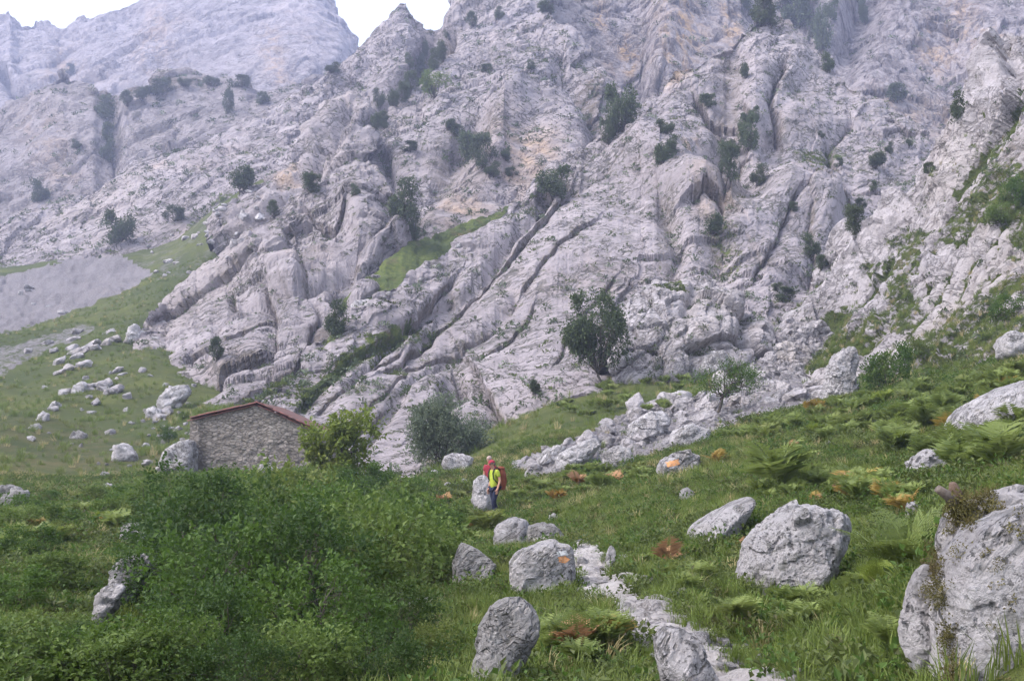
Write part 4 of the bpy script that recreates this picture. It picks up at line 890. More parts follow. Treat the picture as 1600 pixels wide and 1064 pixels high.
hero([(143, 940), (150, 924), (170, 914), (196, 912), (190, 925), (160, 944)], 'flat white rock below the large one in the bushes at left', d=13.8, sink=1.2, seed=29, sub=4, thick=.7)
hero([(0, 800), (2, 772), (20, 762), (40, 768), (36, 795)], 'grey rounded rock at the left edge above the bushes', seed=30, sub=4, thick=.8, mat='boulder_dark')
hero([(-20, 778), (-10, 762), (15, 757), (25, 768), (20, 785)], 'low grey rock behind the rounded one at the left edge', seed=31, sub=4, thick=.8, mat='boulder_dark')
hero([(148, 776), (152, 762), (165, 755), (180, 760), (178, 774)], 'whitish stone peeping out of greenery below the left meadow', seed=32, sub=4, thick=.8)
hero([(244, 735), (250, 712), (275, 692), (300, 685), (306, 735)], 'pale rock leaning on the left corner of the stone barn', d=57.0, seed=33, sub=4, thick=.9, rough=.8)
hero([(400, 742), (404, 726), (420, 724), (434, 732), (432, 745)], 'small pale block at the foot of the barn gable', d=56.0, seed=34, sub=4, thick=.8)
H['orange'] = hero([(1028, 742), (1036, 722), (1055, 708), (1080, 706), (1096, 714), (1094, 735), (1060, 748)], 'broken rock with a small orange mark at the end of the rubble', seed=35, sub=5, thick=.8, rough=1.1)
hero([(1085, 585), (1094, 562), (1112, 550), (1130, 546), (1140, 556), (1136, 585)], 'whitish dome boulder behind the small leaning tree', d=84, seed=36, sub=4, thick=.8, rough=.7)
hero([(1284, 625), (1296, 575), (1312, 545), (1330, 538), (1344, 556), (1340, 590), (1325, 625)], 'tall stack of cracked white rock at the top of the bracken slope', seed=37, sub=5, thick=.7, rough=1.2)
hero([(1044, 628), (1048, 614), (1065, 609), (1082, 614), (1086, 628)], 'rounded rock in the greenery left of the small leaning tree', seed=38, sub=4, thick=.8)
hero([(947, 888), (948, 862), (956, 848), (963, 856), (960, 890)], 'thin upright stone on the right border of the path', seed=39, sub=4, thick=.8, rough=.6)
hero([(1048, 938), (1052, 926), (1068, 918), (1080, 922), (1074, 934)], 'little white stone lying in the grass right of the path', seed=40, sub=3, thick=.9)
hero([(1560, 552), (1566, 528), (1585, 516), (1604, 520), (1620, 545), (1600, 556)], 'white rock in turf at the right edge below the ribs', d=49, seed=41, sub=4, thick=.8, rough=1.1)
hero([(855, 815), (858, 804), (866, 801), (874, 807), (872, 816)], 'little white stone in the grass right of the hikers', seed=42, sub=3, thick=.9)
hero([(1060, 788), (1064, 768), (1076, 760), (1086, 770), (1082, 788)], 'small rock with brown moss in the middle of the meadow', seed=43, sub=4, thick=.8, mat='boulder_dark')
hero([(610, 1000), (625, 955), (660, 932), (690, 945), (692, 985), (660, 1010)], 'bright white rock seen through the leaves of the dark bush', d=15.5, seed=44, sub=4, thick=.7)
hero([(490, 1005), (500, 988), (530, 980), (545, 990), (540, 1006)], 'small white rock glimpsed inside the dark bush', d=14.5, seed=45, sub=3, thick=.7)
hero([(835, 728), (842, 712), (868, 694), (884, 694), (888, 708), (866, 728)], 'flat pale boulder at the lower tip of the rubble', seed=46, sub=4, thick=.8, rough=.6)
hero([(866, 732), (872, 712), (900, 694), (930, 684), (940, 694), (925, 715), (895, 735)], 'biggest smooth boulder in the lower rubble', seed=47, sub=5, thick=.8, rough=.6)
hero([(875, 700), (880, 688), (892, 683), (900, 692), (896, 702)], 'small pointed boulder above the flat ones in the lower rubble', seed=48, sub=4, thick=.8)
hero([(940, 728), (944, 705), (965, 694), (985, 700), (990, 722), (960, 735)], 'grey cracked boulder right of the biggest one in the rubble', seed=49, sub=4, thick=.8, rough=.9)
hero([(980, 686), (984, 664), (1010, 646), (1036, 642), (1050, 655), (1040, 676), (1000, 690)], 'bulky pale boulder at the upper side of the rubble', seed=50, sub=5, thick=.8, rough=.8)
hero([(1045, 690), (1055, 672), (1080, 664), (1110, 672), (1112, 688), (1075, 698)], 'broad broken slab in the middle of the rubble', seed=51, sub=4, thick=.8, rough=1.0)
hero([(818, 745), (822, 735), (834, 731), (840, 738), (838, 748)], 'small square rock in front of the rubble tip', seed=52, sub=3, thick=.9)
hero([(110, 616), (116, 602), (128, 594), (138, 600), (134, 614)], 'round pale rock between the two outcrops of the left meadow', seed=55, sub=4, thick=.8)
hero([(55, 660), (58, 648), (66, 642), (75, 648), (73, 660)], 'round stone highest of the pair near the left edge', seed=56, sub=3, thick=.8)
hero([(41, 672), (46, 664), (58, 661), (64, 667), (60, 673)], 'flat stone lower of the pair near the left edge', seed=57, sub=3, thick=.8)
hero([(108, 687), (112, 676), (122, 671), (134, 678), (130, 688)], 'square white stone in the lower left meadow', seed=58, sub=4, thick=.8)
hero([(172, 718), (176, 698), (190, 690), (206, 702), (214, 716), (190, 722)], 'wide broken rock at the bottom of the left meadow', seed=59, sub=4, thick=.8, rough=1.2)
hero([(240, 625), (262, 606), (292, 600), (298, 610), (262, 640), (246, 640)], 'pale slab lying at the foot of the crags above the barn', seed=60, sub=4, thick=.6)
hero([(226, 655), (228, 640), (240, 633), (252, 642), (250, 656)], 'pale blocky rock in the stones left above the barn', seed=61, sub=4, thick=.8)
hero([(192, 530), (200, 510), (215, 505), (222, 520), (216, 540)], 'bulging rock at the upper rim of the left meadow', seed=62, sub=4, thick=.8, rough=1.2)
hero([(545, 485), (552, 470), (575, 466), (590, 472), (570, 486)], 'flat slab stone perched at the lower end of the turf ramp', d=119, seed=63, sub=4, thick=.7)

# outcrops of the left meadow: thin slabs lying in step with the bedding
def slab_stone(px, py, lpx, tpx, label, group):
    p = groundpix(px, py); d = p.y
    o = link('rock', random.choice(STONES), loc=(p.x, p.y, p.z + .2 * tpx / F * d), rot=(random.uniform(-.4, .3), -R(random.uniform(12, 44)), random.uniform(-.7, .7)), scale=(lpx / F * d, 1.5 * tpx / F * d, tpx * 1.5 / F * d))
    tag(o, label, 'rock', group)
for ln, n, lb, gr in (([(85, 585), (130, 552), (176, 522)], 17, 'thin grey slab of the striped outcrop in the left meadow', 'slabs of the striped outcrop'), ([(128, 632), (160, 612), (180, 592)], 11, 'pale slab of the slanting outcrop in the left meadow', 'slabs of the slanting outcrop'), ([(236, 660), (262, 640), (282, 628)], 9, 'pale slab in the line of rocks running down to the barn', 'slabs above the barn'), ([(30, 560), (110, 525), (140, 512)], 6, 'flat stone along the upper edge of the left meadow', 'stones of the upper meadow edge'), ([(225, 540), (240, 520), (250, 505)], 6, 'pale slab at the foot of the crags above the meadow', 'slabs at the crag foot')):
    a_ = np.array(ln, float)
    for q_ in range(n):
        t_ = random.random(); x = np.interp(t_, np.linspace(0, 1, len(a_)), a_[:, 0]) + random.gauss(0, 7); y = np.interp(t_, np.linspace(0, 1, len(a_)), a_[:, 1]) + random.gauss(0, 9)
        slab_stone(x, y, random.uniform(13, 30), random.uniform(8, 15), lb, gr)
# rubble below the crags: stones one by one
def in_poly_pts(poly, n, g):
    a = np.array(poly, float); out = []
    while len(out) < n:
        q = g.uniform(a.min(0), a.max(0), (n, 2)); out += list(q[inpoly(q[:, 0], q[:, 1], poly)])
    return np.array(out[:n])
g = np.random.default_rng(5)
for x, y in in_poly_pts(TALUS, 230, g):
    p = groundpix(x, y)
    if p.y < 46: continue
    px_ = g.choice([11, 15, 20, 28, 38], p=[.10, .24, .30, .22, .14]); s = px_ / F * p.y
    stone((p.x, p.y, p.z + 0.12 * s), s, 'pale broken stone lying in the rubble band under the crags', group='broken stones of the rubble band', tilt=.5, name='talus_stone')
for poly, n, lb, gr in (([(40, 600), (230, 560), (290, 640), (300, 730), (60, 735), (30, 680)], 52, 'little pale stone dotted over the left meadow', 'little stones on the left meadow'),
                        ([(215, 630), (300, 600), (300, 690), (230, 690)], 16, 'pale stone in the scatter between crags and barn', 'stones between crags and barn'),
                        ([(60, 740), (260, 745), (260, 790), (0, 800)], 10, 'grey stone at the lower rim of the left meadow', 'stones at the meadow rim'),
                        (ROCKY, 40, 'grey stone scattered over the thin turf above the scree', 'stones on the turf above the scree'),
                        (SCREE, 8, 'lone pale block lying on the grey scree', 'blocks on the scree'),
                        ([(560, 490), (680, 400), (720, 380), (700, 410), (600, 480)], 7, 'tiny white stone on the green turf ramp', 'stones on the turf ramp')):
    for x, y in in_poly_pts(poly, n, g):
        p = spot(x, y); s = g.choice([7, 9, 13, 19], p=[.35, .33, .2, .12]) / F * p.y
        stone((p.x, p.y, p.z + .1 * s), s, lb, group=gr, light=g.random() < .5)
for x, y, sz in [(1128, 725, 12), (1296, 694, 12), (1370, 660, 10), (945, 800, 9), (1016, 885, 9), (1180, 905, 10), (1118, 915, 9), (1210, 720, 9), (1000, 745, 16), (1055, 730, 10), (905, 775, 8), (940, 770, 8), (915, 750, 10), (680, 745, 20), (700, 760, 14), (665, 760, 16), (725, 755, 14), (650, 742, 12)]:
    p = groundpix(x, y); s = sz / F * p.y
    stone((p.x, p.y, p.z + .15 * s), s, 'small white stone half hidden in grass and ferns', group='small stones in the meadow', light=True)
for k_ in range(70):
    i = g.integers(0, 7); t = g.random(); q = PW[i] * (1 - t) + PW[i + 1] * t
    side = g.choice([-1, 1]); dirv = unit(PW[i + 1] - PW[i]); q = q + np.array([dirv[1], -dirv[0]]) * side * g.uniform(.05, .6)
    s = g.choice([.08, .13, .2, .3], p=[.35, .35, .2, .1])
    stone((q[0], q[1], float(ground_z(q[:1], q[1:])[0]) + .2 * s), s, 'whitish stone trodden into the rocky path', group='stones of the path', light=True, flat=.7, cat='stone', name='path_stone')
# broken limestone steps of the path itself
def path_mesh():
    seg = []; 
    for (x1, y1), (x2, y2) in zip(PW[:7], PW[1:8]):
        n = max(3, int(math.hypot(x2 - x1, y2 - y1) / 0.035)); t = np.linspace(0, 1, n, endpoint=False)
        seg.append(np.stack([x1 + (x2 - x1) * t, y1 + (y2 - y1) * t], -1))
    c = np.concatenate(seg)
    kk = 25; c = np.stack([np.convolve(np.pad(c[:, i], kk, mode='edge'), np.ones(2 * kk + 1) / (2 * kk + 1), 'valid') for i in (0, 1)], -1)
    tg = unit(np.gradient(c, axis=0)); nr = np.stack([tg[:, 1], -tg[:, 0]], -1)
    u = np.linspace(-1, 1, 41); hw = np.clip(0.30 + (c[:, 1] - 8) * .05, .3, .52) + 0.15 * fbm(np.stack([c[:, 0] * .9, c[:, 1] * .9, 0 * c[:, 0]], -1), 3, 91)
    q = c[:, None] + nr[:, None] * (u[None] * hw[:, None])[..., None]
    z = ground_z(q[..., 0], q[..., 1]) - 0.03; P = np.stack([q[..., 0], q[..., 1], z], -1)
    edge = 1 - np.abs(u[None]) ** 3
    e = np.abs(u[None]) + 0.35 * fbm(P / .35, 3, 95)
    h = 0.04 + 0.06 * facet(P / np.array([.8, .6, .5]), 92, .8, .25, .05) + 0.045 * facet(P / .25, 93, 1, .3, .06) + 0.01 * fbm(P / .06, 3, 94)
    P[..., 2] += np.where(e + .5 * np.maximum(0, fbm(P / .9, 2, 97)) < .95, h * edge + 0.02, -0.15)
    me = mesh_np('path', P, grid_faces(*P.shape[:2])); o = link('path', me, M['pathrock']); o['kind'] = 'structure'
M['pathrock'] = rock_mat('path_limestone', 0.25, (0.45, 0.41, 0.41), (0.62, 0.58, 0.58), crack=.5, speck=.25, aniso=1.3, auto_ochre=.2, ochre=(.36, .29, .22))
path_mesh()
print('rocks', round(time.time() - T0, 1))
# ------------------------------------------------------------------ stone barn
def wall_mat():
    k = NT('rubble_masonry'); pos = k.n('TexCoord').outputs['Object']
    w = k.n('VectorMath', {0: pos, 1: (1, 1, 1.7)}, operation='MULTIPLY').outputs[0]; w = k.n('VectorMath', {0: w, 1: k.n('VectorMath', {0: k.n('TexNoise', {'Vector': pos, 'Scale': 3.5, 'Detail': 3}).outputs['Color'], 1: (.3, .3, .3)}, operation='MULTIPLY').outputs[0]}, operation='ADD').outputs[0]
    v = k.n('TexVoronoi', {'Vector': w, 'Scale': 4.2}, feature='F1').outputs['Color']; e = k.n('TexVoronoi', {'Vector': w, 'Scale': 4.2}, feature='DISTANCE_TO_EDGE').outputs['Distance']
    r = k.n('SeparateColor', {0: v}).outputs[0]
    c = k.mix(r, (0.20, 0.172, 0.152), (0.37, 0.325, 0.295))
    c = k.mix(k.ramp(k.noise(pos, 14, 5, .7), .35, .65, 0, .5), c, (0.28, 0.25, 0.225))
    c = k.mix(k.ramp(e, .0, .10, .5, 0), c, (0.16, 0.14, 0.125))
    st = k.noise(k.n('VectorMath', {0: pos, 1: (1.1, 1.1, .28)}, operation='MULTIPLY').outputs[0], 1.0, 5, .65)
    c = k.mix(k.ramp(st, .50, .68, 0, .6), c, (0.11, 0.098, 0.088))
    c = k.mix(k.ramp(k.noise(pos, .8, 4, .6), .56, .72, 0, .6), c, (0.40, 0.365, 0.33))
    h = k.math('MULTIPLY', k.ramp(e, 0, .12), .05)
    bp = k.n('Bump', {'Strength': 1.0, 'Distance': 1.0, 'Height': k.math('ADD', h, k.math('MULTIPLY', k.noise(pos, 16, 5, .7), .03))})
    b = k.n('BsdfPrincipled', {'Base Color': c, 'Roughness': .95, 'Normal': bp.outputs[0]}); b.inputs['Specular IOR Level'].default_value = .1
    return k.surf(b.outputs[0])
M['masonry'] = wall_mat()
M['tile'] = plain_mat('roof_tile', (0.20, 0.080, 0.072), (0.13, 0.060, 0.055), 6, .85, .01)
M['tile_old'] = plain_mat('weathered_roof_tile', (0.16, 0.080, 0.07), (0.10, 0.06, 0.054), 6, .9, .01)
M['dark_stone'] = plain_mat('dark_stone', (0.05, 0.045, 0.045), (0.025, 0.022, 0.022), 9, .9, .02)
HD = 58.0
def hp(px, py): q = unproj(px, py, HD); return float(q[0]), float(q[2])
xl, zl = hp(306, 653); xa, za = hp(403, 631); xr, zr = hp(491, 671)
barn = bpy.data.objects.new('stone_barn', None); C.objects.link(barn); barn.location = ((xl + xr) / 2, HD, 0)
tag(barn, 'small rubble stone barn with a red tiled gable roof below the crags', 'barn')
bx, by = barn.location.x, HD
def gable(y, flip):
    nx, nz = 150, 120
    X = np.linspace(xl, xr, nx)[None] + np.zeros((nz, 1)); top = np.where(X < xa, zl + (za - zl) * (X - xl) / (xa - xl), za + (zr - za) * (X - xa) / (xr - xa)) - .05
    z0 = -1.2; Z = z0 + (top - z0) * np.linspace(0, 1, nz)[:, None]
    P = np.stack([X, 0 * X, Z], -1); f = facet(P * np.array([3.6, 1, 5.2]), 201, .6, .5, .12)
    d = .045 * f + .06 * fbm(P / 1.2, 3, 202); P[..., 1] = y + (-d if not flip else d)
    P -= np.array([bx, by, 0]); Fq = grid_faces(nz, nx)
    return mesh_np('wall', P, Fq if not flip else Fq[:, ::-1])
link('wall', gable(HD, False), M['masonry'], barn); link('wall', gable(HD + 6.5, True), M['masonry'], barn)
for x, zt in ((xl, zl), (xr, zr)):
    V, q = box(x - .28, x + .28, HD + .05, HD + 6.45, -1.2, zt - .04); link('wall', mesh_np('wall', V - np.array([bx, by, 0]), q, False), M['masonry'], barn)
roof = link('roof', None, None, barn)
tilem = None
def barrel(L=.46, r0=.085, r1=.07, seg=7):
    th = np.linspace(0, math.pi, seg); V = []
    for y, r in ((0, r0), (L, r1)):
        for rr in (r, r - .018): V += [(rr * math.cos(t), y, rr * math.sin(t)) for t in th]
    n = seg; q = []
    for i in range(seg - 1):
        q += [(i, i + 1, 2 * n + i + 1, 2 * n + i), (n + i + 1, n + i, 3 * n + i, 3 * n + i + 1), (i + 1, i, n + i, n + i + 1), (2 * n + i, 2 * n + i + 1, 3 * n + i + 1, 3 * n + i)]
    return np.array(V), np.array(q)
TV, TQ = barrel(); tmesh = []
for mk in ('tile', 'tile_old'):
    m_ = mesh_np('tile', TV, TQ); m_.materials.append(M[mk]); tmesh.append(m_)
for s, (x0, z0, x1, z1) in enumerate(((xl - .22, zl - .05, xa, za), (xr + .22, zr - .11, xa, za))):
    ln = math.hypot(x1 - x0, z1 - z0); ux, uz = (x1 - x0) / ln, (z1 - z0) / ln
    # roof deck with rows of tiles behind the verge
    B = Bag(); nrm = np.array([-uz, 0, ux]) * (1 if ux > 0 else -1)
    dn = np.array([ux, 0, uz]) * ln
    V = np.array([[x0, HD - .1, z0], [x0, HD + 6.6, z0], [x0, HD + 6.6, z0], [x0, HD - .1, z0]]) + np.array([0, 0, 0])
    V = np.array([V[0], V[1], V[1] + dn, V[0] + dn]); V = np.vstack([V, V - nrm * .07]) + nrm * .09
    B.add(V, [(0, 1, 2, 3), (7, 6, 5, 4), (0, 3, 7, 4), (1, 5, 6, 2), (0, 4, 5, 1), (3, 2, 6, 7)])
    fr = np.array([[ux, 0, uz], [0, 1, 0], nrm])          # slope, along the ridge, up
    for j in range(28):
        for i in range(int(ln / .4)):
            L_ = np.stack([TV[:, 1] + i * .4, TV[:, 0] + .55 + j * .215, TV[:, 2] + .0], -1); B.add(L_ @ fr + np.array([x0, HD - .1, z0]), TQ)
    link('roof_slope', B.mesh('roof_slope', False), M['tile_old'], roof).location = (-bx, -by, 0)
    sx = -1.0 if ux > 0 else 1.0
    rt = Matrix(((0, ux, nrm[0]), (sx, 0, 0), (0, uz, nrm[2]))).to_euler()
    for row, (yo, zo) in enumerate(((-.15, .055), (-.11, -.06))):
        for i in range(int(ln / .4) + 1):
            o = link('tile', tmesh[(i + row) % 3 == 0], None, roof); a = i * .4 - (.15 if row else 0)
            p = np.array([x0, HD + yo, z0]) + np.array([ux, 0, uz]) * a + nrm * (zo + random.uniform(-.012, .012))
            o.location = (p[0] - bx, p[1] - by, p[2]); o.rotation_euler = rt; o.scale = (.85, 1, .7) if not row else (.75, 1, .5)
V, Fc = poly_rock(rand_planes(np.random.default_rng(9), 9, (1, .8, .6)), 3, 20)
link('ridge_stone', mesh_np('ridge_stone', V * .3, Fc), M['dark_stone'], roof, loc=(xa - bx, -.05, za + .12))

# ------------------------------------------------------------------ paint marks on the rocks
from mathutils.bvhtree import BVHTree
M['paint_white'] = plain_mat('white_paint', (0.72, 0.71, 0.70), (0.5, 0.49, 0.48), 30, .8)
M['paint_orange'] = plain_mat('orange_paint', (0.56, 0.24, 0.09), (0.50, 0.28, 0.15), 30, .8)
def paint(ob, pxs, mat, name='paint_mark', lift=.006):
    """a stripe of paint laid on the stone under a small outline"""
    me = ob.data; bv = BVHTree.FromPolygons([v.co + ob.location for v in me.vertices], [p.vertices[:] for p in me.polygons])
    a = np.array(pxs, float); x0, y0 = a.min(0); x1, y1 = a.max(0); n = 14; V = {}; q = []
    o = Vector((0, 0, CZ))
    for j in range(n + 1):
        for i in range(n + 1):
            x, y = x0 + (x1 - x0) * i / n, y0 + (y1 - y0) * j / n
            d = Vector(unproj(x, y, 10.0)) - o; h = bv.ray_cast(o, d.normalized())
            if h[0] is not None: V[i, j] = h[0] - d.normalized() * lift - ob.location
    idx = {k_: m_ for m_, k_ in enumerate(V)}
    for j in range(n):
        for i in range(n):
            c = [(i, j), (i, j + 1), (i + 1, j + 1), (i + 1, j)]
            cx, cy = x0 + (x1 - x0) * (i + .5) / n, y0 + (y1 - y0) * (j + .5) / n
            if all(k_ in idx for k_ in c) and inpoly(np.array([cx]), np.array([cy]), pxs)[0] and random.random() > .06: q.append([idx[k_] for k_ in c])
    if q: link(name, mesh_np(name, np.array([v[:] for v in V.values()]), np.array(q)), M[mat], ob)
paint(H['mark'], [(869, 862), (884, 859), (888, 867), (872, 869)], 'paint_white')
paint(H['mark'], [(872, 870), (883, 868), (890, 874), (884, 880), (874, 878)], 'paint_orange')
paint(H['orange'], [(1040, 722), (1060, 717), (1062, 726), (1043, 730)], 'paint_orange')

# ------------------------------------------------------------------ hikers
def skin_obj(name, verts, edges, rad, mat, parent, root=0, sub=2, smooth=True):
    me = bpy.data.meshes.new(name); me.from_pydata(verts, edges, []); me.update()
    o = bpy.data.objects.new(name, me); C.objects.link(o); o.parent = parent
    o.modifiers.new('skin', 'SKIN'); o.modifiers.new('sub', 'SUBSURF')
    o.modifiers['sub'].levels = sub; o.modifiers['sub'].render_levels = sub
    if not me.skin_vertices: me.skin_vertices.new() if hasattr(me.skin_vertices, 'new') else None
    for i, r in enumerate(rad):
        sv = me.skin_vertices[0].data[i]; sv.radius = r if hasattr(r, '__len__') else (r, r); sv.use_root = (i == root)
    o.modifiers['skin'].use_smooth_shade = smooth
    me.materials.append(mat); return o
M['skin'] = plain_mat('skin', (0.50, 0.27, 0.19), (0.42, 0.21, 0.15), 20, .6)
M['hair'] = plain_mat('grey_hair', (0.20, 0.17, 0.16), (0.09, 0.075, 0.07), 60, .8)
M['hair_pale'] = plain_mat('pale_hair', (0.40, 0.30, 0.27), (0.30, 0.22, 0.20), 60, .8)
M['shirt'] = plain_mat('lime_cloth', (0.36, 0.42, 0.05), (0.28, 0.34, 0.035), 12, .8, .004)
M['shirt_red'] = plain_mat('red_cloth', (0.28, 0.035, 0.05), (0.2, 0.025, 0.04), 12, .85, .004)
M['navy'] = plain_mat('navy_cloth', (0.022, 0.026, 0.055), (0.012, 0.014, 0.03), 12, .9, .004)
M['pack'] = plain_mat('rust_cloth', (0.21, 0.060, 0.030), (0.15, 0.042, 0.025), 9, .8, .004)
M['black'] = plain_mat('black_webbing', (0.02, 0.02, 0.022), None, 12, .8)
M['boot'] = plain_mat('boot_leather', (0.09, 0.06, 0.04), (0.05, 0.035, 0.025), 14, .8)
M['eye'] = plain_mat('eye', (0.03, 0.02, 0.018), None, 5, .3)
M['cap'] = plain_mat('red_cap_cloth', (0.34, 0.035, 0.06), (0.25, 0.025, 0.045), 20, .85)
def ell(c, r, seg=14, rings=9, cut=-1.0):
    th = np.linspace(0, 2 * math.pi, seg, endpoint=False); ph = np.linspace(math.asin(cut) if cut > -1 else -math.pi / 2, math.pi / 2, rings)
    V = np.array([[math.cos(p) * math.cos(t), math.cos(p) * math.sin(t), math.sin(p)] for p in ph for t in th]) * np.array(r) + np.array(c)
    q = [(i * seg + k_, i * seg + (k_ + 1) % seg, (i + 1) * seg + (k_ + 1) % seg, (i + 1) * seg + k_) for i in range(rings - 1) for k_ in range(seg)]
    return V, q
def person(loc, yaw, label, shirt, hair, pack=True, cap=True, height=1.75):
    root = bpy.data.objects.new('person', None); C.objects.link(root); root.location = loc; root.rotation_euler = (0, 0, yaw); root.scale = (height / 1.75,) * 3
    tag(root, label, 'person')
    v = []; e = []; r = []
    def add(p, rad, par=None):
        v.append(p); r.append(rad)
        if par is not None: e.append((par, len(v) - 1))
        return len(v) - 1
    pel = add((0, 0, .95), (.12, .10)); sp = add((0, -.01, 1.12), (.115, .09), pel); ch = add((0, -.03, 1.32), (.135, .10), sp)
    nb = add((0, -.05, 1.45), (.065, .06), ch); nk = add((0, -.075, 1.52), .052, nb); jaw = add((0, -.115, 1.575), (.062, .07), nk); hd = add((0, -.115, 1.655), (.075, .088), jaw); add((0, -.105, 1.715), (.06, .07), hd)
    for s in (1, -1):
        sh = add((s * .165, -.03, 1.405), .058, ch); el = add((s * .225, .03, 1.14), .042, sh) if s > 0 else add((s * .22, .02, 1.15), .042, sh)
        wr = add((s * .225, -.06, .91), .027, el); pa = add((s * .222, -.085, .845), (.022, .036), wr)
        for f in range(4):
            y = -.112 + .022 * f; ln = (.068, .078, .074, .058)[f]
            k1 = add((s * .220, y, .80), .0095, pa); k2 = add((s * .212, y - .006, .80 - ln * .5), .0085, k1); add((s * .200, y - .002, .80 - ln), .0075, k2)
        t1 = add((s * .212, -.125, .855), .011, pa); add((s * .200, -.145, .815), .009, t1)
    for s, kn, an, to in ((1, (.10, -.13, .52), (.10, -.05, .10), (.105, -.19, .045)), (-1, (-.10, .03, .51), (-.10, .20, .13), (-.10, .10, .045))):
        hp_ = add((s * .09, 0, .90), .088, pel); k_ = add(kn, .058, hp_); a_ = add(an, .04, k_); add(to, .034, a_)
    body = skin_obj('body', v, e, r, M['skin'], root)
    # face
    B = Bag(); B.add(*ell((0, -.208, 1.632), (.012, .02, .02), 8, 6)); link('nose', B.mesh('nose'), M['skin'], root)
    for s in (1, -1):
        link('eye', mesh_np('eye', *[np.array(a_) for a_ in ell((s * .03, -.192, 1.655), (.011, .008, .008), 8, 6)]), M['eye'], root)
        link('ear', mesh_np('ear', *[np.array(a_) for a_ in ell((s * .078, -.105, 1.645), (.010, .02, .032), 8, 6)]), M['skin'], root)
    link('mouth', mesh_np('mouth', *[np.array(a_) for a_ in ell((0, -.186, 1.592), (.022, .006, .006), 8, 5)]), plain_mat('lips', (.32, .12, .1)), root)
    V, q = ell((0, -.10, 1.665), (.086, .102, .095), 16, 9, -.35); V[:, 2] -= np.clip((V[:, 1] + .10) * .6, 0, .08) * (V[:, 2] < 1.68)
    V = V + .006 * fbm(V / .02, 2, 5)[:, None]; link('hair', mesh_np('hair', V, np.array(q)), hair, root)
    if cap:
        B = Bag(); V, q = ell((0, -.112, 1.678), (.092, .108, .088), 16, 6, .05); B.add(V, q)
        br = np.array([(math.sin(a_) * .085 * w_, -.19 - math.cos(a_) * .075 * w_, 1.668 - .022 * w_ + zz) for zz in (0, .008) for w_ in (.25, 1) for a_ in np.linspace(-1.3, 1.3, 9)])
        q = [(o_ + i, o_ + i + 1, o_ + 10 + i, o_ + 9 + i) for o_ in (0, 18) for i in range(8)]; B.add(br, q)
        link('cap', B.mesh('cap'), M['cap'], root)
    # clothes
    sv = [(0, -.008, .84), (0, -.015, 1.12), (0, -.03, 1.31), (0, -.05, 1.43), (.165, -.03, 1.405), (.205, .005, 1.23), (-.165, -.03, 1.405), (-.205, .0, 1.24)]
    skin_obj('shirt', sv, [(0, 1), (1, 2), (2, 3), (2, 4), (4, 5), (2, 6), (6, 7)], [(.165, .14), (.15, .122), (.16, .125), (.082, .075), .078, .066, .078, .066], shirt, root)
    tv = [(0, 0, .97), (.09, 0, .89), (.10, -.125, .52), (.10, -.055, .13), (-.09, 0, .89), (-.10, .03, .51), (-.10, .19, .16)]
    skin_obj('trousers', tv, [(0, 1), (1, 2), (2, 3), (0, 4), (4, 5), (5, 6)], [(.142, .118), .105, .077, .058, .105, .077, .058], M['navy'], root)
    for s, a_, t_ in ((1, (.10, -.05, .10), (.105, -.21, .045)), (-1, (-.10, .20, .13), (-.10, .08, .045))):
        skin_obj('boot', [(a_[0], a_[1] + .0, a_[2] + .06), a_, (a_[0], a_[1] + .03, .05), t_], [(0, 1), (1, 2), (1, 3)], [.055, .056, .045, .044], M['boot'], root, sub=2)
    if pack:
        # upright sack with a lid, side pocket, straps over the shoulders
        W_ = []; q = []
        zs = np.linspace(0, 1, 12); sg = 16
        for z in zs:
            w_ = .15 * (1 - .35 * max(0, z - .75) / .25) * (.8 + .2 * min(1, z * 5)); d_ = .135 * (1 - .5 * max(0, z - .7) / .3) * (.75 + .25 * min(1, z * 4))
            for k_ in range(sg):
                a_ = 2 * math.pi * k_ / sg; ca, sa = math.cos(a_), math.sin(a_); W_.append((w_ * math.copysign(abs(ca) ** .6, ca), .235 + d_ * math.copysign(abs(sa) ** .6, sa), .86 + .66 * z))
        q = [(i * sg + k_, i * sg + (k_ + 1) % sg, (i + 1) * sg + (k_ + 1) % sg, (i + 1) * sg + k_) for i in range(11) for k_ in range(sg)] + [tuple(range(11 * sg, 12 * sg))[::1][i:i + 4] for i in range(0, 12, 3)]
        bag = link('backpack', mesh_np('backpack', np.array(W_), np.array([x for x in q if len(x) == 4])), M['pack'], root)
        V, q = ell((0, .23, 1.50), (.135, .125, .07), 14, 7, -.3); link('pack_lid', mesh_np('pack_lid', V, np.array(q)), M['pack'], bag)
        V, q = ell((0, .37, 1.12), (.10, .05, .16), 12, 8); link('pack_pocket', mesh_np('pack_pocket', V, np.array(q)), M['pack'], bag)
        for s in (1, -1):
            V, q, t = tube([(s * .10, .12, 1.44), (s * .105, .02, 1.535), (s * .11, -.10, 1.49), (s * .115, -.16, 1.36), (s * .125, -.145, 1.20), (s * .15, -.02, 1.08), (s * .13, .12, 1.02)], .019, 6)
            B = Bag(); B.add(V, q, t); link('strap', B.mesh('strap'), M['black'], bag)
    return root
def gl(px, py, d):
    x = float(unproj(px, py, d)[0]); return Vector((x, d, float(ground_z(np.array([x]), np.array([d]))[0])))
person(gl(773, 812, 38.6), R(-52), 'hiker in a lime green t-shirt with a rust coloured backpack', M['shirt'], M['hair'], height=1.80)
p2 = gl(766, 790, 42.0); p2.z = max(p2.z, float(unproj(763, 711, 42.0)[2]) - 1.78)
person(p2, R(-20), 'hiker in a red top half hidden behind the lime green one', M['shirt_red'], M['hair_pale'], pack=False, cap=False)

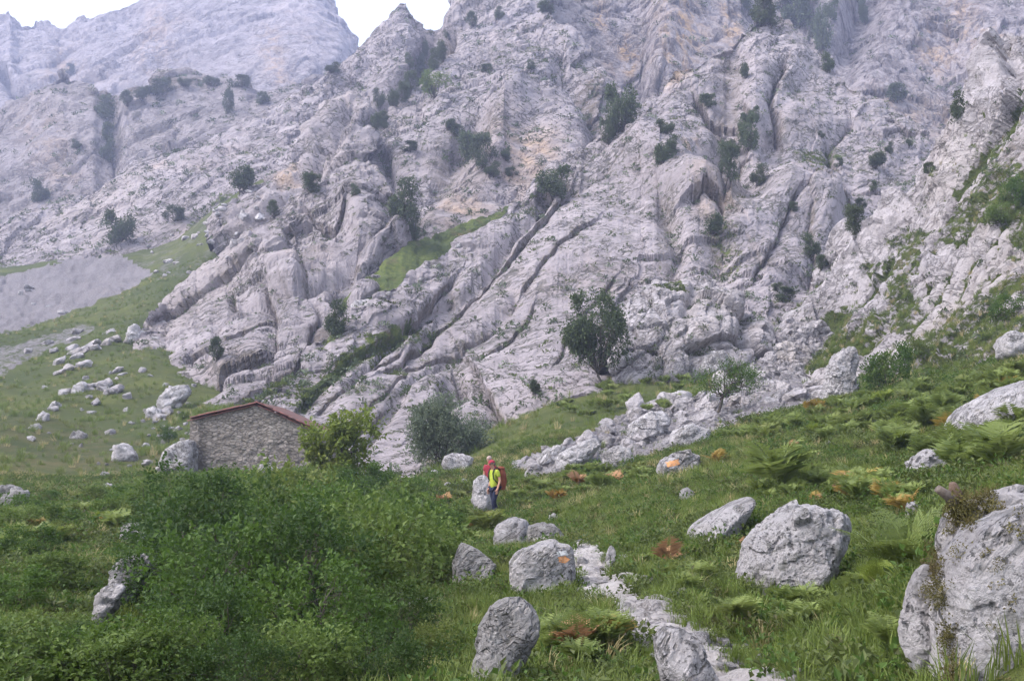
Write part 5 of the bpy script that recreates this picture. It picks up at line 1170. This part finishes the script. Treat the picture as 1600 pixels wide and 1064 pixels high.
# ------------------------------------------------------------------ broken stump on the right-hand rocks
st = bpy.data.objects.new('broken_stump', None); C.objects.link(st); tag(st, 'snapped weathered log stub on top of the mossy right boulder', 'stump'); st.location = Vector(unproj(1494, 790, 7.2))
M['wood'] = plain_mat('weathered_wood', (0.15, 0.125, 0.11), (0.07, 0.055, 0.045), 18, .9, .01); M['wood_red'] = plain_mat('rotten_wood', (0.14, 0.095, 0.07), (0.08, 0.055, 0.042), 18, .9, .01)
for nm, mk, pts, rr in (('log', 'wood', [(.06, 0, -.06), (0, 0, .0), (-.06, -.03, .06), (-.12, -.05, .10)], [.04, .036, .03, .024]), ('splinter', 'wood_red', [(.02, .02, -.05), (.01, .02, .05), (-.005, .01, .09), (-.015, .0, .13)], [.045, .042, .034, .02])):
    V, q, t = tube(pts, rr, 9); V += .006 * np.stack([fbm(V / .04, 3, 61 + i) for i in range(3)], -1); B = Bag(); B.add(V, q, t); link(nm, B.mesh(nm), M[mk], st)
print('things', round(time.time() - T0, 1))
# ------------------------------------------------------------------ trees and shrubs, one by one
ORD = 'first second third fourth fifth sixth seventh eighth ninth tenth eleventh twelfth thirteenth fourteenth fifteenth'.split()
def ordinals(vals):
    r = sorted(range(len(vals)), key=lambda i: vals[i]); out = [None] * len(vals)
    for n_, i in enumerate(r): out[i] = ORD[n_] if n_ < len(vals) - 1 or len(vals) < 2 else 'last'
    return out
def row_labels(items, rows, fmt):
    """items (px, d, h); rows: list of (d limit, words) from near to far; counted from the left in each row"""
    out = [None] * len(items); lo = 0
    for lim, words in rows:
        ix = [i for i, a in enumerate(items) if lo <= a[1] < lim]
        for i, o_ in zip(ix, ordinals([items[i][0] for i in ix])): out[i] = fmt % (words, o_)
        lo = lim
    return out
def far_h(px, py, hpx):
    p = spot(px, py); return p, hpx / F * p.y
def shrub_at(px, py, hpx, wpx, label, kind='far', name='shrub', cat='shrub', group=None, sink=.12):
    """px,py: foot of the plant in the photograph"""
    p, h = far_h(px, py, hpx); i = random.randrange(max(k_[1] for k_ in PROTO if k_[0] == kind and len(k_) == 2) + 1)
    p = p.copy()
    if kind == 'tree': p = Vector((0, 0, CZ)) + (p - Vector((0, 0, CZ))) * .93; h *= .93
    p.z -= sink * h
    base_w = {'far': 1.0, 'tree': .72, 'willow': 1.15, 'house': .85, 'thorn': 1.45, 'green': 1.0, 'low': 1.6, 'near': 1.5}[kind]
    return plant(kind, i, p, h * (1 + sink), label, name, cat, group, wscale=wpx / hpx / base_w / (1 + sink), rz=None if kind in ('far', 'low', 'near') else 0.0)
for a in [
    (938, 585, 148, 100, 'tall dark green tree against the big slab', 'tree', 'tree', 'tree'),
    (697, 722, 105, 118, 'spreading grey green willow bush at the foot of the slab', 'willow', 'shrub', 'shrub'),
    (1118, 652, 92, 132, 'small leaning tree with a flat crown over the rubble', 'thorn', 'tree', 'tree'),
    (533, 772, 136, 118, 'bright green little tree at the right end of the barn', 'house', 'tree', 'tree'),
    (182, 377, 60, 48, 'round shrub at the upper edge of the grey scree', 'far', 'shrub', 'shrub'),
    (60, 312, 36, 34, 'dark shrub near the left edge high above the scree', 'far', 'shrub', 'shrub'),
    (168, 180, 36, 40, 'dark shrub alone on the ledge of the far left wall', 'far', 'shrub', 'shrub'),
    (378, 294, 42, 52, 'wide shrub above the grassy gap between the ridges', 'far', 'shrub', 'shrub'),
    (430, 336, 24, 24, 'small shrub on the slab beside the dark gully', 'far', 'shrub', 'shrub'),
    (526, 524, 56, 42, 'dark shrub in the hollow below the turf ramp', 'far', 'shrub', 'shrub'),
    (340, 562, 36, 30, 'shrub hanging on the crags above the barn', 'far', 'shrub', 'shrub'),
    (636, 340, 64, 56, 'big dark shrub on the right side of the pinnacle', 'far', 'shrub', 'shrub'),
    (650, 372, 50, 26, 'narrow shrub trailing down beside the pinnacle to the turf ramp', 'far', 'shrub', 'shrub'),
    (674, 150, 46, 46, 'bright green bush high in the gully under the peaks', 'green', 'shrub', 'shrub'),
    (757, 258, 58, 46, 'dark shrub on the middle of the rocky dome', 'far', 'shrub', 'shrub'),
    (728, 248, 50, 44, 'paler shrub touching the dark one on the rocky dome', 'far', 'shrub', 'shrub'),
    (868, 306, 54, 56, 'shrub on the upper left edge of the big slab', 'far', 'shrub', 'shrub'),
    (966, 205, 90, 58, 'large dark holm oak in the cleft right of the dome', 'far', 'tree', 'tree'),
    (950, 225, 50, 36, 'lower dark bush below the holm oak in the cleft', 'far', 'shrub', 'shrub'),
    (1035, 256, 40, 40, 'shrub at the left of the grey overhanging block', 'far', 'shrub', 'shrub'),
    (1140, 272, 62, 38, 'dark shrub right of the grey overhanging block', 'far', 'shrub', 'shrub'),
    (1173, 232, 60, 40, 'loose shrub in the gully above the overhanging block', 'far', 'shrub', 'shrub'),
    (1188, 288, 32, 32, 'small dark shrub right below the gully shrubs', 'far', 'shrub', 'shrub'),
    (1118, 366, 36, 38, 'round dark shrub above the grass patch of the gully', 'far', 'shrub', 'shrub'),
    (1336, 366, 52, 38, 'dark shrub in the right gully of the central mountain', 'far', 'shrub', 'shrub'),
    (1266, 402, 40, 34, 'grey shrub left below the right gully', 'far', 'shrub', 'shrub'),
    (1166, 122, 26, 22, 'small shrub near the top of the central mountain', 'far', 'shrub', 'shrub'),
    (1108, 166, 22, 34, 'low shrub on the left shoulder of the central mountain', 'far', 'shrub', 'shrub'),
    (1040, 206, 26, 32, 'low shrub on the left edge ridge of the central mountain', 'far', 'shrub', 'shrub'),
    (1496, 182, 44, 28, 'dark shrub in the notch behind the right hand slope', 'far', 'shrub', 'shrub'),
    (1283, 85, 90, 36, 'tall dark trees in the chimney behind the central peak', 'far', 'tree', 'tree'),
    (1250, 40, 55, 60, 'dark tree crown just right of the central peak', 'far', 'tree', 'tree'),
    (1190, 36, 50, 50, 'dark tree crown just left of the central peak', 'far', 'tree', 'tree'),
    (1225, 14, 40, 50, 'dark tree crown behind the tip of the central peak', 'far', 'tree', 'tree'),
    (1352, 36, 50, 24, 'dark tree clinging to the upper right cliff', 'far', 'tree', 'tree'),
    (1365, 262, 26, 40, 'flat dark shrub right of the grassy ledge', 'far', 'shrub', 'shrub'),
    (1448, 268, 18, 20, 'tiny dark shrub at the right end of the central mountain', 'far', 'shrub', 'shrub'),
    (1400, 160, 30, 40, 'scrubby shrub at the foot of the right cliff', 'far', 'shrub', 'shrub'),
    (842, 616, 26, 26, 'grey shrub on the ledge left below the tall tree', 'far', 'shrub', 'shrub'),
    (1225, 470, 22, 40, 'low grey shrub above the top of the rubble', 'far', 'shrub', 'shrub'),
    (272, 345, 26, 36, 'low dark shrub on the rocky turf left of the gap', 'far', 'shrub', 'shrub'),
    (486, 300, 34, 40, 'greyish shrub in the dark gully left of the pinnacle', 'far', 'shrub', 'shrub'),
    (555, 305, 18, 18, 'tiny shrub on the face of the pinnacle', 'far', 'shrub', 'shrub'),
    (520, 112, 16, 28, 'low shrub on the far ridge below the notch', 'far', 'shrub', 'shrub'),
    (860, 20, 22, 40, 'shrubs on top of the rocky dome', 'far', 'shrub', 'shrub'),
    (1560, 350, 30, 60, 'wide low shrub in the turf of the right ribs', 'low', 'shrub', 'shrub'),
    (1590, 320, 44, 50, 'green shrub at the right edge among the ribs', 'low', 'shrub', 'shrub'),
    (1395, 610, 70, 90, 'dark green shrub between the ribs and the tall cracked rock', 'low', 'shrub', 'shrub'),
    (1440, 560, 34, 50, 'low green shrub at the foot of the right ribs', 'low', 'shrub', 'shrub'),
    (1575, 500, 40, 70, 'grey green shrub on the turf near the right edge', 'low', 'shrub', 'shrub'),
    (390, 735, 34, 44, 'green bush growing against the barn gable', 'low', 'bush', 'bush'),
    (260, 690, 26, 34, 'small dark bush left of the barn', 'low', 'bush', 'bush'),
    (285, 655, 14, 20, 'tiny bush in the stones above the barn', 'low', 'bush', 'bush'),
]:
    shrub_at(*a[:5], kind=a[5], name=a[6], cat=a[7])
for lst, lb, gr in (([(690, 92, 36, 26), (678, 105, 34, 22), (655, 118, 44, 26), (668, 90, 30, 18), (640, 140, 36, 26), (628, 158, 34, 24), (612, 165, 30, 22), (592, 168, 34, 22), (588, 196, 26, 24), (600, 200, 20, 20), (645, 105, 24, 20)], 'dark shrub in the shady gully falling from the twin peaks', 'shrubs of the gully under the peaks'),
                    ([(245, 148, 24, 40), (222, 158, 20, 30), (200, 165, 22, 26), (262, 140, 20, 26), (330, 130, 16, 30), (375, 132, 18, 36), (355, 175, 44, 20), (408, 158, 22, 26), (290, 130, 14, 24), (172, 225, 40, 24), (168, 250, 34, 26), (120, 230, 14, 20), (110, 110, 16, 20)], 'dark bluish shrub along the ledge of the far left wall', 'shrubs on the far left ledge'),
                    ([(1205, 40, 30, 30), (1270, 60, 36, 26), (1292, 112, 34, 24), (1262, 30, 40, 34), (1170, 20, 36, 30), (1300, 30, 36, 26)], 'dark oak scrub behind the central peak', 'scrub behind the central peak'),
                    ([(700, 200, 18, 26), (715, 215, 20, 30), (790, 250, 18, 24), (770, 275, 22, 30), (640, 235, 16, 30), (600, 190, 16, 22), (800, 275, 16, 22), (830, 110, 14, 18), (760, 110, 14, 20), (700, 60, 26, 20), (740, 40, 24, 24), (780, 30, 20, 20)], 'small shrub rooted in the cracks of the rocky dome', 'small shrubs on the rocky dome'),
                    ([(1050, 240, 30, 26), (1160, 205, 30, 24), (1145, 245, 30, 24), (1285, 215, 12, 14), (1180, 190, 26, 24), (1310, 260, 14, 16), (1240, 330, 16, 18), (1345, 330, 20, 24), (1285, 420, 22, 26), (1215, 455, 16, 20), (1365, 300, 16, 14), (1390, 240, 18, 16), (1420, 230, 16, 16)], 'small dark shrub in the joints of the central mountain', 'small shrubs on the central mountain')):
    for (x, y, h, w), o_ in zip(lst, ordinals([a[0] for a in lst])): shrub_at(x, y, h, w, lb + ', ' + o_ + ' from the left', group=gr)
# thicket at the lower left: bushes near the camera
def gplace(px, d):
    return gl(px, 0, d) if False else Vector((float((px - 800) / F * d * CP), d, float(ground_z(np.array([(px - 800) / F * d * CP]), np.array([d]))[0])))
near = [(340, 13.2, 1.25), (455, 13.8, 1.5), (585, 15.8, 1.45), (375, 17.5, 1.7), (500, 19, 1.75), (290, 15.2, 1.05), (650, 18.5, 1.1), (345, 10.4, .8), (490, 10.9, .95), (600, 11.8, .75), (430, 24, 1.9), (290, 22, 1.6), (560, 23, 1.7), (150, 10.8, .4), (690, 11.2, .4), (560, 9.6, .5), (280, 9.2, .6), (390, 8.8, .55), (470, 9.1, .6), (640, 9.3, .45)]
near_l = row_labels(near, [(10.2, 'bottom row'), (12.5, 'front row'), (16.5, 'middle row'), (20, 'upper row'), (40, 'back row')], 'leafy bush in the %s of the dark thicket, %s from the left')
for i, (px, d, h) in enumerate(near):
    plant('near', i % 4, gplace(px, d), h, near_l[i], 'bush', 'bush', 'bushes of the near thicket', wscale=1.0)
mid = [(330, 27, 1.3), (420, 28, 1.4), (500, 29, 1.5), (580, 27, 1.3), (640, 30, 1.2), (260, 30, 1.1), (380, 36, 1.2), (460, 38, 1.2), (540, 37, 1.3), (610, 38, 1.3), (300, 42, 1.0), (350, 46, 1.0), (440, 46, .9), (510, 44, 1.2), (570, 44, 1.3), (660, 36, 1.0), (690, 31, .9), (240, 44, .9), (640, 44, .9), (480, 24, 1.2), (380, 24, 1.2), (560, 23.5, 1.1), (680, 26, .8), (720, 33, .7), (330, 54, .5), (460, 54, .5), (590, 50, 1.1)]
mid_l = row_labels(mid, [(26, 'nearest row'), (29.5, 'second row'), (34, 'third row'), (40, 'fourth row'), (45, 'fifth row'), (70, 'top row')], 'light green bush in the %s between thicket and barn, %s from the left')
for i, (px, d, h) in enumerate(mid):
    plant('low', i % 4, gplace(px, d), h, mid_l[i], 'bush', 'bush', 'bushes below the barn', wscale=1.0)
left = [(150, 9.2, .55), (230, 8.8, .5), (80, 9.4, .5), (20, 9.0, .6), (30, 14, .5), (90, 16, .55), (60, 20, .6), (20, 26, .6), (100, 28, .6), (180, 30, .6), (40, 34, .6), (120, 12, .4), (190, 36, .7), (150, 40, .6), (80, 40, .5), (10, 11.5, .45), (230, 34, .8), (60, 12, .4)]
left_l = row_labels(left, [(10, 'bottom'), (13, 'lowest'), (18, 'lower'), (25, 'middle'), (31, 'upper'), (50, 'highest')], 'low scrubby bush, %s row of the left bank, %s from the left')
for i, (px, d, h) in enumerate(left):
    plant('low', (i * 3) % 4, gplace(px, d), h, left_l[i], 'bush', 'bush', 'low bushes of the left bank', wscale=1.2)

# ------------------------------------------------------------------ ferns
for px, py, hpx, mat, nf, lb in [
    (1412, 905, 118, 'fern', 9, 'tall green fern right of the big white boulder'),
    (1368, 925, 62, 'fern_bright', 7, 'bright yellow green fern below the tall one'),
    (1240, 905, 40, 'fern_bright', 5, 'thin pale fern in front of the big white boulder'),
    (840, 1040, 84, 'fern', 8, 'bushy fern at the bottom edge right of the leaning boulder'),
    (905, 1020, 78, 'fern', 7, 'feathery fern below the path at the bottom'),
    (1330, 768, 52, 'fern_rust', 7, 'large rust orange fern above the big white boulder'),
    (1046, 885, 50, 'fern_rust', 5, 'withered orange fern right of the path'),
    (1272, 790, 30, 'fern_rust', 5, 'withered fern on the left above the big white boulder'),
    (1160, 856, 26, 'fern_rust', 5, 'small reddish fern below the sloping slab'),
    (1420, 885, 40, 'fern_yellow', 5, 'yellow brown fern next to the huge right boulder'),
    (1120, 728, 30, 'fern_yellow', 6, 'golden brown fern at the edge of the meadow'),
    (932, 1014, 28, 'fern_rust', 4, 'small rusty fern in the grass below the path'),
    (728, 836, 34, 'fern_yellow', 5, 'yellow fern left of the hikers'),
    (742, 818, 36, 'fern_rust', 5, 'brown fern just below the hikers'),
    (656, 828, 22, 'fern_rust', 4, 'little orange fern in the greenery left of the hikers'),
    (1212, 770, 92, 'fern', 9, 'dark bushy fern behind the sloping white slab'),
    (1500, 705, 60, 'fern', 8, 'green fern under the long pale slab'),
    (1560, 730, 90, 'fern', 9, 'big fern at the right edge above the mossy rock'),
    (1500, 690, 34, 'fern_rust', 5, 'rust fern by the lower end of the long pale slab'),
    (1240, 705, 24, 'fern_rust', 4, 'tiny rust fern in the middle of the bracken slope'),
    (764, 836, 56, 'fern', 9, 'taller green fern right in front of the lime green hiker'),
    (752, 828, 36, 'fern', 7, 'green fern at the feet of the lime green hiker'),
    (788, 822, 28, 'fern', 7, 'green fern right of the hiker with the backpack'),
    (640, 1050, 40, 'fern_yellow', 5, 'yellow fern at the bottom edge by the leaning boulder'),
]:
    p = groundpix(px, py); big_fern(p, hpx / F * p.y * 1.15, mat, lb, nf)
def fern_field(poly, n, label, group, size=(.5, .9), mats=(('fern', .90), ('fern_yellow', .04), ('fern_rust', .02), ('fern_bright', .04)), seed=1, avoid=None):
    g_ = np.random.default_rng(seed); k_ = 0
    for x, y in in_poly_pts(poly, n, g_):
        p = groundpix(x, y)
        if path_dist(np.array([p.x]), np.array([p.y]))[0] < .6: continue
        mt = g_.choice([m_[0] for m_ in mats], p=[m_[1] for m_ in mats])
        lb = label if mt in ('fern', 'fern_bright') else label.replace('green', 'withered')
        small_fern(p, g_.uniform(*size), mt, lb, group)
fern_field([(1130, 690), (1300, 635), (1420, 615), (1600, 585), (1600, 720), (1500, 760), (1420, 720), (1350, 690), (1250, 690), (1160, 700)], 130, 'green bracken of the dense stand on the right slope', 'bracken on the right slope', (.55, .95), seed=11)
fern_field([(860, 640), (930, 600), (1080, 595), (1060, 640), (930, 660)], 26, 'green bracken below the tall dark tree', 'bracken below the tall tree', (.6, 1.0), seed=12)
fern_field([(800, 770), (860, 740), (1000, 730), (1040, 750), (900, 780), (820, 800)], 40, 'bluish green fern along the foot of the rubble', 'ferns along the rubble', (.4, .7), seed=13)
fern_field([(560, 780), (740, 750), (760, 830), (700, 900), (640, 860)], 40, 'green fern between the thicket and the hikers', 'ferns left of the path', (.4, .7), seed=14)
fern_field([(1180, 780), (1240, 750), (1420, 760), (1440, 830), (1360, 800), (1280, 775), (1200, 800)], 40, 'green fern around the big white boulder', 'ferns around the white boulder', (.35, .6), seed=15)
fern_field([(0, 790), (240, 770), (300, 790), (150, 860), (0, 900)], 30, 'green fern on the bank at the left edge', 'ferns of the left bank', (.4, .7), seed=16)

fern_field([(960, 860), (1080, 830), (1150, 870), (1240, 950), (1420, 900), (1420, 1064), (1180, 1064), (1080, 980)], 30, 'small green fern in the grass between path and huge boulder', 'small ferns right of the path', (.22, .42), seed=17)
fern_field([(830, 950), (930, 940), (1010, 1000), (1020, 1064), (840, 1064)], 14, 'small green fern in the corner between path and leaning boulder', 'small ferns left of the path', (.25, .45), seed=18)
# ------------------------------------------------------------------ grass, herbs, scrub
gg = np.random.default_rng(99)
G_P = [tuft_proto('tuft', gg, M['blade'], 40, .30, .14, .55), tuft_proto('tuft', gg, M['blade'], 34, .24, .16, .8), tuft_proto('tuft', gg, M['blade'], 46, .36, .12, .6), tuft_proto('tuft', gg, M['blade_dry'], 24, .38, .10, .6), tuft_proto('tuft', gg, M['blade_dry'], 30, .26, .14, .9)]
H_P = [clump_proto('clump', gg, M['herb'], 60, .16, .045, .16), clump_proto('clump', gg, M['herb'], 46, .2, .06, .12), clump_proto('clump', gg, M['leaf_light'], 50, .15, .04, .14), clump_proto('clump', gg, M['leaf_bush'], 70, .2, .05, .22)]
MO_P = [clump_proto('clump', gg, M['moss'], 90, .16, .03, .08), clump_proto('clump', gg, M['moss'], 70, .12, .035, .10)]
SC_P = [clump_proto('clump', gg, M['leaf_far'], 26, .5, .26, .4), clump_proto('clump', gg, M['leaf_grey'], 26, .5, .24, .35), clump_proto('clump', gg, M['herb'], 22, .5, .24, .2)]
def ground_points(n, d0, d1, g_):
    """points spread over the visible ground, evenly by area"""
    d = np.sqrt(g_.uniform(d0 ** 2, d1 ** 2, n)); px = g_.uniform(-280, 1900, n); x = (px - 800) / F * d * CP
    P = np.stack([x, d, ground_z(x, d)], -1); return P
def grass_lay(name, n, d0, d1, base, protos, probs, label, seed, talus=True):
    g_ = np.random.default_rng(seed); P = ground_points(n, d0, d1, g_); px, py = proj(P)
    pd = path_dist(P[:, 0], P[:, 1]); cov = fbm(P / (1.3 if 'tuft' not in protos[0].name else 2.5), 3, seed) * (1.6 if 'tuft' not in protos[0].name else 1)
    keep = ((pd > .12 + .3 * g_.random(n)) | (P[:, 1] > 22)) & (cov > g_.uniform(-1.2, .3, n)) & (px > -300) & (px < 1920) & (py < 1150)
    keep &= ~(inpoly(px, py, TALUS) & (P[:, 1] > 46) & (g_.random(n) < .97))
    keep &= ~((inpoly(px, py, SCREE) | inpoly(px, py, SCREE2)) & (P[:, 1] > 90))
    P = P[keep]; m = len(P); sz = base * g_.uniform(.6, 1.35, m) * (1 + .5 * fbm(P / 3.0, 2, seed + 1))
    rot = np.stack([g_.normal(0, .18, m), g_.normal(0, .18, m), g_.uniform(0, 6.28, m)], -1)
    idx = g_.choice(len(protos), m, p=probs)
    dry = (fbm(P / 4.0, 3, seed + 2) > .25) & (g_.random(m) < (.12 if d0 < 20 else .4))
    if len(protos) == 5 and d0 < 60: idx = np.where(dry, g_.integers(3, 5, m), idx)
    scatter(name, P, np.maximum(sz, .2), rot, idx, protos, label, name); print(name, m)
grass_lay('grass', 25500, 6.0, 30, .62, G_P, [.36, .36, .24, .02, .02], 'long green and straw coloured grass around boulders and path', 1)
grass_lay('meadow_grass', 30000, 30, 62, .8, G_P, [.32, .36, .22, .05, .05], 'green meadow grass beyond the boulders', 2)
grass_lay('hill_grass', 20000, 62, 190, 1.35, G_P, [.34, .34, .22, .05, .05], 'short turf of the left meadow hill', 3)
grass_lay('herbs', 11500, 6.5, 30, 1.15, H_P, [.35, .3, .2, .15], 'low leafy herbs growing through the grass', 4)
grass_lay('ground_cover', 11500, 30, 60, 1.5, H_P, [.3, .3, .15, .25], 'mixed leafy undergrowth on the banks', 5)
# leafy cover of the left bank and of the ground between the bushes
def cover(poly, n, d0, size, seed, name, label, protos=H_P, probs=(.25, .25, .3, .2)):
    g_ = np.random.default_rng(seed); Q = in_poly_pts(poly, n, g_); P = np.array([groundpix(x, y)[:] for x, y in Q]); m = len(P)
    scatter(name, P, size * g_.uniform(.6, 1.4, m) * np.clip(P[:, 1] / 25, .5, 2), np.stack([0 * P[:, 0], 0 * P[:, 0], g_.uniform(0, 6.28, m)], -1), g_.choice(len(protos), m, p=probs), protos, label, name)
cover([(-20, 790), (250, 755), (480, 745), (740, 765), (720, 900), (700, 1064), (-20, 1064)], 2600, 10, 1.5, 6, 'undergrowth', 'tangled leafy undergrowth under the bushes on the left')
# scrub in the joints of the mountains
Ps, Ss, Is = [], [], []
for key, n, s in (('D', 2600, 1.0), ('C', 1100, 1.5), ('C2', 700, .8), ('C3', 250, 1.1), ('B', 1300, 1.7), ('A2', 700, 2.4), ('E', 500, 2.2), ('F', 1900, .62), ('D2', 260, .6)):
    L = LAYERS[key]; g_ = np.random.default_rng(len(Ps) + 40)
    w = (0.25 * L['gr'] + 0.5 * L['hol'] * sstep(-.1, .4, fbm(L['P'] / (14 * L['sc']), 3, 88)) + .02) * (L['px'] > -30) * (L['px'] < 1630) * (L['py'] > -20) * L['P'][:, 1]
    i = g_.choice(len(w), n, p=w / w.sum()); Ps.append(L['P'][i]); Ss.append(s * g_.uniform(.35, 1.25, n) ** 1.5 * (1.0 if key != 'W' else .4)); Is.append(np.where(L['gr'][i] > .3, g_.choice([0, 2], n, p=[.25, .75]), g_.choice(3, n, p=[.5, .25, .25])))
Ps = np.concatenate(Ps); m = len(Ps)
scatter('scrub', Ps, np.concatenate(Ss), np.stack([gg.normal(0, .2, m), gg.normal(0, .2, m), gg.uniform(0, 6.28, m)], -1), np.concatenate(Is), SC_P, 'sparse herbs and scrub rooted in the joints of the rock faces', 'scrub')
L = LAYERS['F']; g_ = np.random.default_rng(61); w = np.clip(L['gr'] - .25, 0, 1) * (L['px'] > 1150) * (L['px'] < 1640) * (L['py'] > 0); i = g_.choice(len(w), 7000, p=w / w.sum()); P = L['P'][i]; m = len(P)
scatter('rib_grass', P, .9 * g_.uniform(.5, 1.5, m), np.stack([g_.normal(0, .25, m), g_.normal(0, .25, m), g_.uniform(0, 6.28, m)], -1), g_.choice(5, m, p=[.3, .3, .25, .1, .05]), G_P, 'tufted grass between the rock ribs of the right slope', 'grass')
# small rubble between the big stones
g_ = np.random.default_rng(71); Q = in_poly_pts(TALUS, 3200, g_); P = np.array([groundpix(x, y)[:] for x, y in Q]); P = P[P[:, 1] > 46]; m = len(P)
ST_P = [bpy.data.objects.new('rubble_stone', STONES[i]) for i in (0, 1, 3, 4)]
scatter('rubble', P, g_.uniform(4, 11, m) / F * P[:, 1], g_.uniform(0, 6.28, (m, 3)), g_.integers(0, 4, m), ST_P, 'fine pale rubble between the stones of the talus', 'rubble')
# moss and turf caps on the huge right boulder
mo = []
for x0, x1, y0, y1, n in ((1505, 1560, 762, 800, 50), (1485, 1530, 775, 830, 40), (1455, 1478, 880, 950, 26), (1478, 1490, 950, 1060, 26), (1440, 1470, 850, 880, 14), (1480, 1640, 800, 1060, 14)):
    for _ in range(n): mo.append((gg.uniform(x0, x1), gg.uniform(y0, y1)))
dg = bpy.context.evaluated_depsgraph_get(); dg.update(); mp = []
for x, y in mo:
    dr = Vector(unproj(x, y, 10.)) - Vector((0, 0, CZ)); hit = bpy.context.scene.ray_cast(dg, Vector((0, 0, CZ)) + dr.normalized() * 3, dr.normalized(), distance=12)
    if hit[0]: mp.append(hit[1][:])
m = len(mp)
if m: scatter('moss', np.array(mp), gg.uniform(.2, .6, m), gg.uniform(-1, 6, (m, 3)), gg.integers(0, 2, m), MO_P, 'brown and olive moss cushions on the huge right boulder', 'moss')
print('vegetation', round(time.time() - T0, 1))
# ------------------------------------------------------------------ the air
k = NT('haze_air'); k.t.links.new(k.n('VolumePrincipled', {'Color': (0.62, 0.69, 1.0), 'Density': 0.00045, 'Anisotropy': 0.2}).outputs[0], k.out.inputs[1])
V, q = box(-700, 700, -60, 950, -45, 420)
hz = link('haze', mesh_np('haze', V, q, False), k.m); tag(hz, 'thin blue morning haze between the mountains', 'haze', kind='stuff')
print('done', round(time.time() - T0, 1), 'script s; bytes', sum(len(m.polygons) for m in bpy.data.meshes))
